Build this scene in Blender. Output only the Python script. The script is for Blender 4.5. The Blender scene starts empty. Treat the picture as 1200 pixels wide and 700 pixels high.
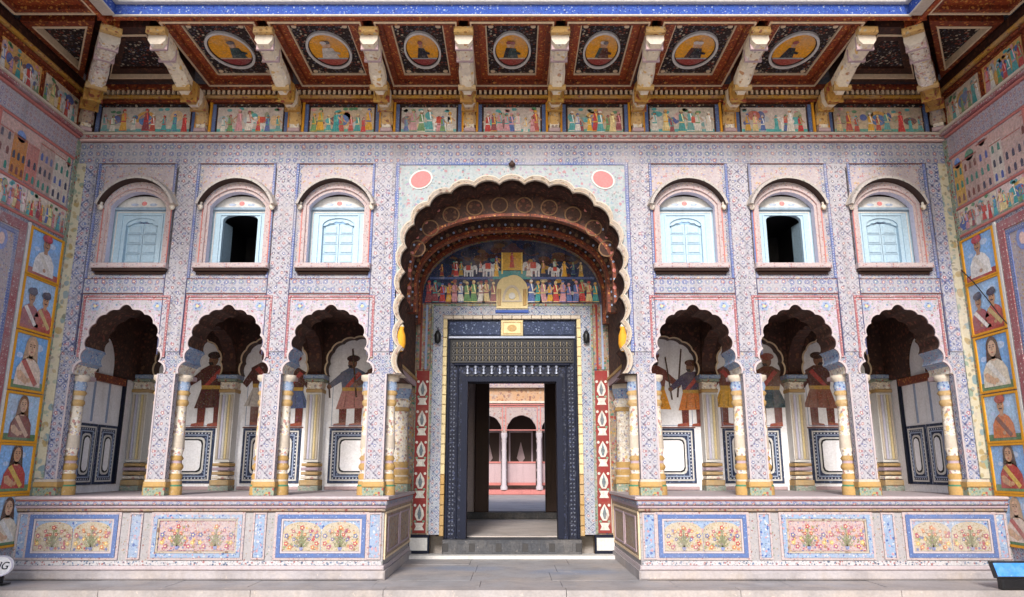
import bpy, bmesh, math, random
from mathutils import Vector
from mathutils.geometry import tessellate_polygon
R = math.radians
sc = bpy.context.scene
# ------------------------------------------------------------------ camera, sky, sun, exposure
cd = bpy.data.cameras.new('camera'); cam = bpy.data.objects.new('camera', cd)
sc.collection.objects.link(cam); sc.camera = cam
cam.location = (0.0, -9.0, 1.2); cam.rotation_euler = (R(90 + 12.92), 0, 0)
cd.sensor_width = 36.0; cd.lens = 26.16; cd.clip_end = 3000; cd.clip_start = 0.05
SUN_EL, SUN_AZ = 30.0, 9.0            # sun stands behind the camera, a little to the left
w = bpy.data.worlds.new('World'); sc.world = w; w.use_nodes = True
nt = w.node_tree; bg = nt.nodes['Background']
sky = nt.nodes.new('ShaderNodeTexSky'); sky.sky_type = 'NISHITA'; sky.sun_disc = False
sky.sun_elevation = R(SUN_EL); sky.sun_rotation = R(180 + SUN_AZ); sky.air_density = 1.0; sky.dust_density = 1.5
nt.links.new(sky.outputs[0], bg.inputs[0]); bg.inputs[1].default_value = 0.135
sl = bpy.data.lights.new('sun', 'SUN'); sl.energy = 1.8; sl.angle = R(12); sl.color = (1.0, 0.96, 0.91)
so = bpy.data.objects.new('sun', sl); sc.collection.objects.link(so)
so.rotation_euler = (R(90 - SUN_EL), 0, R(-SUN_AZ)); so.location = (-3, -15, 12)
sc.view_settings.view_transform = 'Standard'; sc.view_settings.look = 'None'
sc.view_settings.exposure = 1.02; sc.view_settings.gamma = 1.0
sc.view_settings.use_curve_mapping = False

# ------------------------------------------------------------------ materials
M = {}
class G:
    def __init__(s, name, rough=0.75, metal=0.0, spec=0.35):
        s.mat = bpy.data.materials.new(name); s.mat.use_nodes = True; M[name] = s.mat
        s.t = s.mat.node_tree; s.b = s.t.nodes['Principled BSDF']
        s.b.inputs['Roughness'].default_value = rough; s.b.inputs['Metallic'].default_value = metal
        s.b.inputs['Specular IOR Level'].default_value = spec
        s.tc = s.t.nodes.new('ShaderNodeTexCoord').outputs['Object']
    def put(s, sock, v):
        if hasattr(v, 'node'): s.t.links.new(v, sock)
        elif isinstance(v, (tuple, list)):
            sock.default_value = (*v, 1.0) if len(v) == 3 and len(sock.default_value) == 4 else v
        else: sock.default_value = v
    def m(s, op, a, b=0.0, c=0.0):
        n = s.t.nodes.new('ShaderNodeMath'); n.operation = op
        for i, v in enumerate((a, b, c)): s.put(n.inputs[i], v)
        return n.outputs[0]
    def mix(s, f, a, b, mode='MIX'):
        n = s.t.nodes.new('ShaderNodeMix'); n.data_type = 'RGBA'; n.blend_type = mode
        s.put(n.inputs[0], f); s.put(n.inputs[6], a); s.put(n.inputs[7], b)
        return n.outputs[2]
    def noise(s, scale, detail=3.0, vec=None, rough=0.6):
        n = s.t.nodes.new('ShaderNodeTexNoise'); s.t.links.new(vec or s.tc, n.inputs['Vector'])
        n.inputs['Scale'].default_value = scale; n.inputs['Detail'].default_value = detail
        n.inputs['Roughness'].default_value = rough
        return n.outputs[0]
    def uv(s, axis):
        n = s.t.nodes.new('ShaderNodeSeparateXYZ'); s.t.links.new(s.tc, n.inputs[0])
        o = {'x': n.outputs[0], 'y': n.outputs[1], 'z': n.outputs[2]}
        if axis[1] == 'z': return s.m('ADD', n.outputs[0], n.outputs[1]), n.outputs[2]
        return o[axis[0]], o[axis[1]]
    def comb(s, x, y, z=0.0):
        n = s.t.nodes.new('ShaderNodeCombineXYZ')
        for i, v in enumerate((x, y, z)): s.put(n.inputs[i], v)
        return n.outputs[0]
    def step(s, v, lo, hi):
        n = s.t.nodes.new('ShaderNodeMapRange'); n.interpolation_type = 'SMOOTHSTEP'
        s.put(n.inputs[0], v); n.inputs[1].default_value = lo; n.inputs[2].default_value = hi
        return n.outputs[0]
    def ramp(s, f, cols):
        n = s.t.nodes.new('ShaderNodeValToRGB'); n.color_ramp.interpolation = 'CONSTANT'
        e = n.color_ramp.elements
        while len(e) < len(cols): e.new(0.5)
        for i, c in enumerate(cols): e[i].position = i / len(cols); e[i].color = (*c, 1)
        s.put(n.inputs[0], f); return n.outputs[0]
    def finish(s, col, bump=None, strength=0.25, dist=0.01, wear=0.25, dust=(0.5, 0.44, 0.40), fine=0.12):
        n1 = s.noise(1.7, 5.0, rough=0.68)
        col = s.mix(s.m('MULTIPLY', s.step(n1, 0.45, 0.70), min(1.0, wear * 1.5)), col, dust)
        mp = s.t.nodes.new('ShaderNodeMapping'); mp.inputs['Scale'].default_value = (9.0, 9.0, 0.8); s.t.links.new(s.tc, mp.inputs['Vector'])
        strk = s.step(s.noise(1.0, 5.0, mp.outputs[0]), 0.50, 0.72)             # rain and soot streaks
        col = s.mix(s.m('MULTIPLY', strk, min(0.5, wear * 1.1)), col, tuple(0.55 * k for k in dust))
        chip = s.step(s.noise(11.0, 5.0, rough=0.7), 0.63, 0.67)                # chipped paint
        col = s.mix(s.m('MULTIPLY', chip, min(0.7, wear * 1.6)), col, tuple(min(1.0, 1.25 * k) for k in dust))
        n2 = s.noise(38.0, 3.0)
        f = s.m('ADD', s.m('MULTIPLY', s.m('SUBTRACT', n2, 0.5), fine * 4), 1.0)
        col = s.mix(1.0, col, s.comb(f, f, f), 'MULTIPLY')
        s.put(s.b.inputs['Base Color'], col)
        b = s.t.nodes.new('ShaderNodeBump'); b.inputs['Strength'].default_value = strength; b.inputs['Distance'].default_value = dist
        h = s.m('ADD', s.m('MULTIPLY', n2, 0.5), bump) if bump is not None else n2
        s.put(b.inputs['Height'], h); s.t.links.new(b.outputs[0], s.b.inputs['Normal'])
        return s.mat

def plain(name, col, rough=0.75, metal=0.0, wear=0.2, fine=0.12, dust=None, spec=0.35, strength=0.25):
    g = G(name, rough, metal, spec)
    g.finish(tuple(col), wear=wear, fine=fine, dust=dust or tuple(0.62 * c + 0.06 * min(1.0, 2.5 * c) for c in col), strength=strength)

def lattice(name, base, line, flowers, s=8.0, axis='xz', lw=0.40, pet=0.25, lobes=5.0, diag=True, dot=(0.8, 0.72, 0.6),
            wear=0.42, rough=0.8, sv=None, offu=0.0, offv=0.0, dust=(0.50, 0.47, 0.49), ring=None):
    sh = lambda c, k: tuple(k * q for q in c)
    base = sh(base, 0.66); line = sh(line, 0.46); flowers = [sh(c, 0.56) for c in flowers]; dust = sh(dust, 0.74); dot = sh(dot, 0.9)
    ring = sh(ring, 0.65) if ring else None
    g = G(name, rough); u, v = g.uv(axis)
    u = g.m('ADD', u, offu); v = g.m('ADD', v, offv)
    s = s * 1.5; sv = sv * 1.5 if sv else None
    wob = g.m('MULTIPLY', g.m('SUBTRACT', g.noise(7.0, 3.0), 0.5), 0.05)
    u = g.m('ADD', u, wob); v = g.m('SUBTRACT', v, wob)
    if diag:
        a = g.m('MULTIPLY', g.m('ADD', u, v), s); b = g.m('MULTIPLY', g.m('SUBTRACT', u, v), s)
    else:
        a = g.m('MULTIPLY', u, s); b = g.m('MULTIPLY', v, sv or s)
    fa = g.m('SUBTRACT', g.m('FRACT', a), 0.5); fb = g.m('SUBTRACT', g.m('FRACT', b), 0.5)
    r = g.m('SQRT', g.m('ADD', g.m('MULTIPLY', fa, fa), g.m('MULTIPLY', fb, fb)))
    ang = g.m('ARCTAN2', fb, fa)
    rad = g.m('ADD', g.m('MULTIPLY', g.m('COSINE', g.m('MULTIPLY', ang, lobes)), pet * 0.3), pet)
    petal = g.m('SUBTRACT', 1.0, g.step(g.m('SUBTRACT', r, rad), -0.03, 0.03))
    lin = g.step(g.m('MAXIMUM', g.m('ABSOLUTE', fa), g.m('ABSOLUTE', fb)), lw - 0.02, lw + 0.03)
    wn = g.t.nodes.new('ShaderNodeTexWhiteNoise'); wn.noise_dimensions = '2D'
    g.t.links.new(g.comb(g.m('FLOOR', a), g.m('FLOOR', b)), wn.inputs['Vector'])
    fc = g.ramp(wn.outputs['Value'], flowers)
    # small leaf flecks that fill the ground between the flowers
    vo = g.t.nodes.new('ShaderNodeTexVoronoi'); vo.inputs['Scale'].default_value = s * 3.0
    g.t.links.new(g.tc, vo.inputs['Vector'])
    fleck = g.m('SUBTRACT', 1.0, g.step(vo.outputs['Distance'], 0.28, 0.40))
    sx = g.t.nodes.new('ShaderNodeSeparateColor'); g.t.links.new(vo.outputs['Color'], sx.inputs[0])
    fl = g.ramp(sx.outputs[0], flowers + [base, base])
    col = g.mix(g.m('MULTIPLY', fleck, 0.85), base, fl)
    lin = g.m('MULTIPLY', lin, g.step(g.noise(9.0, 3.0), 0.38, 0.62))
    col = g.mix(g.m('MULTIPLY', lin, 0.85), col, line)
    crs = g.step(g.m('MINIMUM', g.m('ABSOLUTE', fa), g.m('ABSOLUTE', fb)), lw - 0.04, lw + 0.02)
    col = g.mix(g.m('MULTIPLY', crs, 0.8), col, tuple(0.45 * c for c in line))
    if ring is not None:
        rr = g.m('SUBTRACT', 1.0, g.step(g.m('ABSOLUTE', g.m('SUBTRACT', r, pet * 1.5)), 0.03, 0.06))
        col = g.mix(rr, col, ring)
    col = g.mix(petal, col, fc)
    col = g.mix(g.m('SUBTRACT', 1.0, g.step(r, 0.06, 0.1)), col, dot)
    g.finish(col, bump=petal, strength=0.12, wear=wear, dust=dust)

def fleck(name, base, cols, s=18.0, thr=0.34, wear=0.2, rough=0.8, line=None, fine=0.12, dust=(0.50, 0.47, 0.48), density=1.0, spec=0.3):
    if max(base) > 0.3 and name not in ('bracket_cream', 'cream_gold'):
        base = tuple(0.70 * c for c in base); cols = [tuple(0.60 * k for k in c) for c in cols]; dust = tuple(0.74 * c for c in dust)
    g = G(name, rough, 0.0, spec)
    d = g.t.nodes.new('ShaderNodeVectorMath'); d.operation = 'ADD'
    nz = g.t.nodes.new('ShaderNodeTexNoise'); nz.inputs['Scale'].default_value = s * 0.5; g.t.links.new(g.tc, nz.inputs['Vector'])
    sc_ = g.t.nodes.new('ShaderNodeVectorMath'); sc_.operation = 'SCALE'; sc_.inputs['Scale'].default_value = 1.2 / s
    g.t.links.new(nz.outputs['Color'], sc_.inputs[0]); g.t.links.new(g.tc, d.inputs[0]); g.t.links.new(sc_.outputs[0], d.inputs[1])
    vo = g.t.nodes.new('ShaderNodeTexVoronoi'); vo.inputs['Scale'].default_value = s; g.t.links.new(d.outputs[0], vo.inputs['Vector'])
    mk = g.m('SUBTRACT', 1.0, g.step(vo.outputs['Distance'], thr - 0.05, thr + 0.05))
    sx = g.t.nodes.new('ShaderNodeSeparateColor'); g.t.links.new(vo.outputs['Color'], sx.inputs[0])
    mk = g.m('MULTIPLY', mk, g.step(sx.outputs[1], 1.0 - density - 0.001, 1.0 - density + 0.001))
    col = g.mix(mk, base, g.ramp(sx.outputs[0], cols))
    v2 = g.t.nodes.new('ShaderNodeTexVoronoi'); v2.inputs['Scale'].default_value = s * 2.1; g.t.links.new(d.outputs[0], v2.inputs['Vector'])
    s2 = g.t.nodes.new('ShaderNodeSeparateColor'); g.t.links.new(v2.outputs['Color'], s2.inputs[0])
    m2 = g.m('MULTIPLY', g.m('SUBTRACT', 1.0, g.step(v2.outputs['Distance'], thr - 0.02, thr + 0.1)), g.step(s2.outputs[2], 0.45, 0.451))
    col = g.mix(g.m('MULTIPLY', m2, 0.7), col, g.ramp(s2.outputs[0], cols[::-1] + [tuple(0.35 * c for c in base)]))
    if line:
        n = g.noise(s * 0.45, 2.0)
        ln = g.m('SUBTRACT', 1.0, g.step(g.m('ABSOLUTE', g.m('SUBTRACT', n, 0.5)), 0.008, 0.03))
        col = g.mix(ln, col, line)
    g.finish(col, bump=mk, strength=0.12, wear=wear, fine=fine, dust=dust)

LAV = (0.50, 0.505, 0.575); PINKW = (0.72, 0.58, 0.60)
BLUE = (0.10, 0.16, 0.50); RED = (0.50, 0.09, 0.10); ROSE = (0.62, 0.28, 0.30); TEAL = (0.10, 0.38, 0.40)
GREEN = (0.10, 0.27, 0.14); OCH = (0.62, 0.36, 0.10); CREAM = (0.78, 0.68, 0.52); SLATE = (0.010, 0.013, 0.028)
lattice('wall_lattice', LAV, (0.24, 0.27, 0.48), [(0.48, 0.16, 0.19), (0.14, 0.19, 0.46), (0.60, 0.36, 0.38), (0.20, 0.32, 0.46), (0.64, 0.50, 0.38), (0.16, 0.14, 0.30)], s=7.0)
lattice('wall_lattice_side', LAV, (0.24, 0.27, 0.48), [(0.48, 0.16, 0.19), (0.14, 0.19, 0.46), (0.60, 0.36, 0.38), (0.20, 0.32, 0.46)], s=7.0, axis='yz')
lattice('strip_lattice', (0.56, 0.55, 0.605), (0.30, 0.27, 0.40), [(0.5, 0.2, 0.24), (0.18, 0.22, 0.46), (0.48, 0.32, 0.44), (0.22, 0.2, 0.3)], s=5.2, lw=0.41, pet=0.2)
lattice('strip_blue', (0.54, 0.54, 0.62), (0.16, 0.20, 0.46), [(0.55, 0.22, 0.3), BLUE, (0.20, 0.30, 0.62)], s=5.2, lw=0.38, pet=0.22)
lattice('architrave_blue', (0.54, 0.57, 0.64), (0.22, 0.28, 0.5), [(0.18, 0.24, 0.5), (0.3, 0.4, 0.55), (0.5, 0.3, 0.36)], s=6.0, lw=0.40, pet=0.22)
lattice('band_circles', (0.51, 0.505, 0.56), (0.45, 0.42, 0.54), [(0.18, 0.22, 0.48), (0.5, 0.18, 0.2), (0.22, 0.34, 0.44)], s=7.0, diag=False, lw=0.47, pet=0.2, ring=(0.2, 0.24, 0.46))
lattice('band_circles_side', (0.62, 0.56, 0.62), (0.55, 0.4, 0.45), [(0.25, 0.30, 0.58), ROSE, (0.55, 0.3, 0.3)], s=9.0, diag=False, axis='yz', lw=0.47, pet=0.2, ring=(0.5, 0.3, 0.38))
fleck('spandrel_floral', (0.54, 0.515, 0.55), [(0.5, 0.2, 0.22), (0.2, 0.32, 0.5), (0.5, 0.34, 0.42), (0.35, 0.45, 0.4), (0.7, 0.66, 0.66)], s=25.5, line=(0.5, 0.4, 0.52))
fleck('pale_floral', (0.47, 0.53, 0.55), [(0.62, 0.34, 0.38), (0.36, 0.50, 0.60), (0.42, 0.58, 0.56), (0.5, 0.4, 0.55), (0.72, 0.6, 0.6)], s=17, line=None, density=1.0)
fleck('pink_floral', (0.55, 0.48, 0.51), [ROSE, (0.7, 0.5, 0.3), (0.4, 0.4, 0.6), (0.8, 0.72, 0.66)], s=26.0)
lattice('cornice_check', (0.66, 0.58, 0.56), (0.6, 0.5, 0.5), [(0.5, 0.07, 0.07), (0.55, 0.12, 0.1)], s=7, sv=14, diag=False, lw=0.47, pet=0.3, dot=(0.5, 0.1, 0.1))
lattice('red_border', (0.46, 0.13, 0.15), (0.62, 0.40, 0.42), [(0.70, 0.56, 0.56), (0.5, 0.22, 0.24)], s=18, diag=False, lw=0.42, pet=0.2)
lattice('red_border_side', (0.48, 0.15, 0.17), (0.66, 0.42, 0.42), [(0.75, 0.6, 0.58), (0.4, 0.1, 0.12)], s=13, diag=False, axis='yz', lw=0.44, pet=0.2)
lattice('blue_border', (0.16, 0.22, 0.52), (0.30, 0.36, 0.62), [(0.7, 0.7, 0.78), (0.5, 0.55, 0.72)], s=20, diag=False, lw=0.44, pet=0.2)
fleck('blue_band', (0.035, 0.09, 0.42), [(0.40, 0.48, 0.7), (0.06, 0.16, 0.55), (0.02, 0.04, 0.22), (0.10, 0.22, 0.6), (0.04, 0.1, 0.45)], s=35.2, wear=0.05)
fleck('blue_band_vivid', (0.13, 0.20, 0.44), [(0.4, 0.52, 0.8), (0.12, 0.28, 0.68)], s=38.4, wear=0.1, thr=0.25)
fleck('sky_blue_floral', (0.34, 0.45, 0.64), [(0.10, 0.18, 0.5), (0.7, 0.4, 0.45), (0.75, 0.78, 0.82)], s=25.5)
fleck('cream_field', (0.60, 0.48, 0.33), [(0.45, 0.10, 0.10), (0.25, 0.28, 0.14), (0.72, 0.50, 0.16), (0.55, 0.2, 0.2), (0.5, 0.36, 0.2)], s=24.0, thr=0.4, line=(0.35, 0.3, 0.2))
fleck('rose_field', (0.60, 0.42, 0.42), [(0.5, 0.1, 0.12), (0.16, 0.2, 0.5), (0.72, 0.45, 0.2), (0.4, 0.12, 0.25), (0.75, 0.7, 0.6)], s=27.2, thr=0.42)
fleck('tan_floral', (0.50, 0.38, 0.28), [(0.4, 0.12, 0.10), (0.3, 0.28, 0.35), (0.6, 0.42, 0.2)], s=21.0)
fleck('plinth_white', (0.48, 0.455, 0.47), [(0.4, 0.15, 0.13), (0.3, 0.36, 0.28), (0.5, 0.36, 0.22), (0.35, 0.42, 0.52), (0.7, 0.66, 0.64)], s=28.5, thr=0.27, density=0.75)
fleck('leaf_band', (0.66, 0.64, 0.66), [(0.10, 0.14, 0.24), (0.2, 0.28, 0.42), (0.5, 0.2, 0.2)], s=31.2, thr=0.36)
fleck('dark_floral', (0.020, 0.012, 0.012), [(0.45, 0.38, 0.28), (0.22, 0.05, 0.03), (0.12, 0.1, 0.1), (0.05, 0.06, 0.1)], s=22.1, thr=0.36, wear=0.1, dust=(0.1, 0.06, 0.04))
fleck('brown_paint', (0.19, 0.036, 0.015), [(0.34, 0.08, 0.02), (0.06, 0.014, 0.01), (0.55, 0.24, 0.06)], s=21, thr=0.34, wear=0.2, dust=(0.07, 0.03, 0.02), rough=0.5)
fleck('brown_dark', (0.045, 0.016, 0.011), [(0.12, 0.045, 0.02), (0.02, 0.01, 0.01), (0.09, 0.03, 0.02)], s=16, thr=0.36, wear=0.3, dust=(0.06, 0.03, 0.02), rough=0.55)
fleck('red_brown', (0.30, 0.055, 0.018), [(0.56, 0.16, 0.035), (0.12, 0.02, 0.012), (0.6, 0.30, 0.07)], s=24, thr=0.32, wear=0.15, dust=(0.1, 0.03, 0.02), rough=0.5)
fleck('vault_brown', (0.055, 0.026, 0.019), [(0.13, 0.06, 0.035), (0.04, 0.02, 0.018), (0.15, 0.05, 0.035)], s=15, thr=0.36, wear=0.3, dust=(0.06, 0.035, 0.03))
fleck('gold_floral', (0.66, 0.34, 0.05), [(0.40, 0.10, 0.05), (0.75, 0.5, 0.12), (0.45, 0.2, 0.04)], s=20, thr=0.3)
fleck('gold_stripe', (0.58, 0.30, 0.06), [(0.40, 0.08, 0.04), (0.7, 0.45, 0.1)], s=12, thr=0.38, wear=0.1)
fleck('cream_gold', (0.70, 0.63, 0.52), [(0.60, 0.42, 0.18), (0.42, 0.40, 0.46), (0.5, 0.26, 0.22), (0.8, 0.76, 0.7), (0.3, 0.22, 0.2)], s=19.8, thr=0.4)
fleck('bracket_cream', (0.74, 0.64, 0.48), [(0.66, 0.42, 0.14), (0.62, 0.52, 0.48), (0.82, 0.78, 0.70), (0.78, 0.70, 0.54), (0.50, 0.26, 0.12)], s=11.0, thr=0.3, wear=0.15)
fleck('slate_paint', (0.030, 0.042, 0.085), [(0.16, 0.2, 0.3), (0.02, 0.03, 0.06), (0.08, 0.1, 0.2)], s=24, thr=0.3, wear=0.1, dust=(0.08, 0.09, 0.12))
fleck('door_dark', (0.012, 0.015, 0.030), [(0.04, 0.05, 0.10), (0.010, 0.012, 0.02), (0.05, 0.055, 0.08)], s=22, thr=0.35, rough=0.5, wear=0.2, dust=(0.03, 0.03, 0.04), spec=0.12)
fleck('green_floral', (0.33, 0.40, 0.32), [(0.5, 0.12, 0.1), (0.15, 0.3, 0.22), (0.65, 0.5, 0.2), (0.7, 0.62, 0.5)], s=22.4, thr=0.4)
fleck('jamb_floral', (0.42, 0.30, 0.22), [(0.5, 0.1, 0.08), (0.12, 0.32, 0.22), (0.7, 0.6, 0.42), (0.62, 0.36, 0.1), (0.2, 0.25, 0.45)], s=19.5, thr=0.42)
plain('cream', (0.52, 0.45, 0.37)); plain('cream_white', (0.60, 0.585, 0.56)); plain('white_wall', (0.86, 0.86, 0.90), wear=0.2, dust=(0.66, 0.62, 0.58))
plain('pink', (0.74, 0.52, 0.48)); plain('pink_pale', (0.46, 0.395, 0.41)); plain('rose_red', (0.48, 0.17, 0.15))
plain('salmon', (0.66, 0.19, 0.19), wear=0.1); plain('gold', (0.42, 0.26, 0.09), wear=0.4, dust=(0.44, 0.36, 0.26)); plain('orange', (0.66, 0.30, 0.02), wear=0.15)
plain('yellow_pale', (0.66, 0.54, 0.30)); plain('green', (0.06, 0.20, 0.12)); plain('lavender', (0.56, 0.54, 0.66)); plain('grey_blue', (0.30, 0.36, 0.5))
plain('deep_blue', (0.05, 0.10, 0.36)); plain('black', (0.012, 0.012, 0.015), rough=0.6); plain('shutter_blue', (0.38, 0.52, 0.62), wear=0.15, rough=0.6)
plain('shutter_line', (0.26, 0.34, 0.42)); plain('mauve', (0.42, 0.32, 0.36)); plain('slate', SLATE, rough=0.6, spec=0.15); plain('metal_dark', (0.045, 0.043, 0.045), rough=0.5, metal=0.3)
plain('brass', (0.24, 0.20, 0.14), rough=0.5, metal=0.4); plain('steel', (0.30, 0.33, 0.42), rough=0.45, metal=0.4); plain('cream_line', (0.70, 0.54, 0.36)); plain('red_strip', (0.25, 0.03, 0.028), wear=0.4, dust=(0.3, 0.14, 0.1))
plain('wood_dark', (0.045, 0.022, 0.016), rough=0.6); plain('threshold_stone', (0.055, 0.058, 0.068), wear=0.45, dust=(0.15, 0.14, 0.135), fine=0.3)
plain('rib_gold', (0.20, 0.11, 0.055)); fleck('corner_cream', (0.66, 0.60, 0.44), [(0.36, 0.46, 0.36), (0.7, 0.62, 0.5), (0.55, 0.42, 0.2), (0.3, 0.42, 0.45)], s=9.0, thr=0.42)
fleck('trim_tan', (0.56, 0.47, 0.38), [(0.40, 0.30, 0.2), (0.66, 0.58, 0.5), (0.3, 0.2, 0.15)], s=14.0)
fleck('frame_pink', (0.62, 0.50, 0.50), [(0.5, 0.25, 0.25), (0.7, 0.66, 0.66), (0.45, 0.42, 0.52)], s=30.0, thr=0.3)
fleck('cream_plain', (0.60, 0.52, 0.41), [(0.5, 0.36, 0.2), (0.3, 0.3, 0.18), (0.66, 0.5, 0.3), (0.5, 0.22, 0.18)], s=34.0, thr=0.3, line=(0.36, 0.3, 0.2))
fleck('rose_plain', (0.60, 0.47, 0.46), [(0.5, 0.15, 0.15), (0.22, 0.25, 0.45), (0.62, 0.45, 0.3)], s=34.0, thr=0.3, line=(0.4, 0.22, 0.24))
fleck('hood_grey', (0.58, 0.53, 0.50), [(0.42, 0.34, 0.3), (0.66, 0.62, 0.58), (0.36, 0.38, 0.34)], s=22.0, thr=0.3)
plain('navy_line', (0.075, 0.075, 0.15)); plain('brown_line', (0.16, 0.06, 0.05))
fleck('pavilion_pink', (0.50, 0.38, 0.35), [(0.5, 0.25, 0.2), (0.6, 0.5, 0.45), (0.4, 0.3, 0.35)], s=9.0)
fleck('bracket_gold', (0.80, 0.50, 0.18), [(0.5, 0.26, 0.08), (0.76, 0.64, 0.44), (0.42, 0.16, 0.08)], s=16.0, thr=0.3)
fleck('frieze_peach', (0.62, 0.36, 0.20), [(0.5, 0.2, 0.08), (0.7, 0.5, 0.36), (0.4, 0.2, 0.14)], s=7.0)
plain('screen_blue', (0.02, 0.20, 0.62), rough=0.22, wear=0.35, dust=(0.25, 0.45, 0.75)); plain('plastic_black', (0.012, 0.012, 0.014), rough=0.35); plain('mud_pink', (0.44, 0.32, 0.33))
def stone(name, col, stain=False):
    g = G(name, 0.62); n = g.noise(2.2, 5.0); n3 = g.noise(0.7, 3.0)
    c = g.mix(g.step(n, 0.35, 0.7), col, tuple(0.72 * k for k in col))
    c = g.mix(g.m('MULTIPLY', g.step(n3, 0.45, 0.7), 0.45), c, (0.38, 0.33, 0.31))
    if stain:
        x, y = g.uv('xy'); no = g.m('MULTIPLY', g.m('SUBTRACT', g.noise(2.5, 4.0), 0.5), 1.6)
        for cx, cy, rx, ry in ((-0.75, 0.75, 0.75, 0.30), (0.75, 0.42, 0.75, 0.30)):
            dx = g.m('DIVIDE', g.m('SUBTRACT', x, cx), rx); dy = g.m('DIVIDE', g.m('SUBTRACT', y, cy), ry)
            r = g.m('ADD', g.m('SQRT', g.m('ADD', g.m('MULTIPLY', dx, dx), g.m('MULTIPLY', dy, dy))), no)
            c = g.mix(g.m('MULTIPLY', g.m('SUBTRACT', 1.0, g.step(r, 0.4, 1.1)), 0.6), c, (0.20, 0.25, 0.36))
    g.finish(c, wear=0.3, dust=(0.5, 0.42, 0.36), strength=0.3)
stone('landing_stone', (0.36, 0.35, 0.365), True); stone('court_stone', (0.50, 0.45, 0.42)); stone('kerb_stone', (0.37, 0.34, 0.335)); stone('plinth_plain', (0.39, 0.36, 0.375))
g = G('paint', 0.7); at = g.t.nodes.new('ShaderNodeAttribute'); at.attribute_name = 'Col'
br = g.noise(26.0, 5.0, rough=0.75); bf = g.m('ADD', g.m('MULTIPLY', g.m('SUBTRACT', br, 0.5), 1.5), 1.0)          # brush marks
pc = g.mix(1.0, at.outputs['Color'], g.comb(bf, bf, bf), 'MULTIPLY')
vp = g.t.nodes.new('ShaderNodeTexVoronoi'); vp.inputs['Scale'].default_value = 55.0; g.t.links.new(g.tc, vp.inputs['Vector'])
pc = g.mix(g.m('MULTIPLY', g.m('SUBTRACT', 1.0, g.step(vp.outputs['Distance'], 0.18, 0.3)), 0.4), pc, g.mix(0.35, vp.outputs['Color'], at.outputs['Color']))
g.finish(pc, wear=0.25, dust=(0.40, 0.34, 0.32), fine=0.16)

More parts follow.
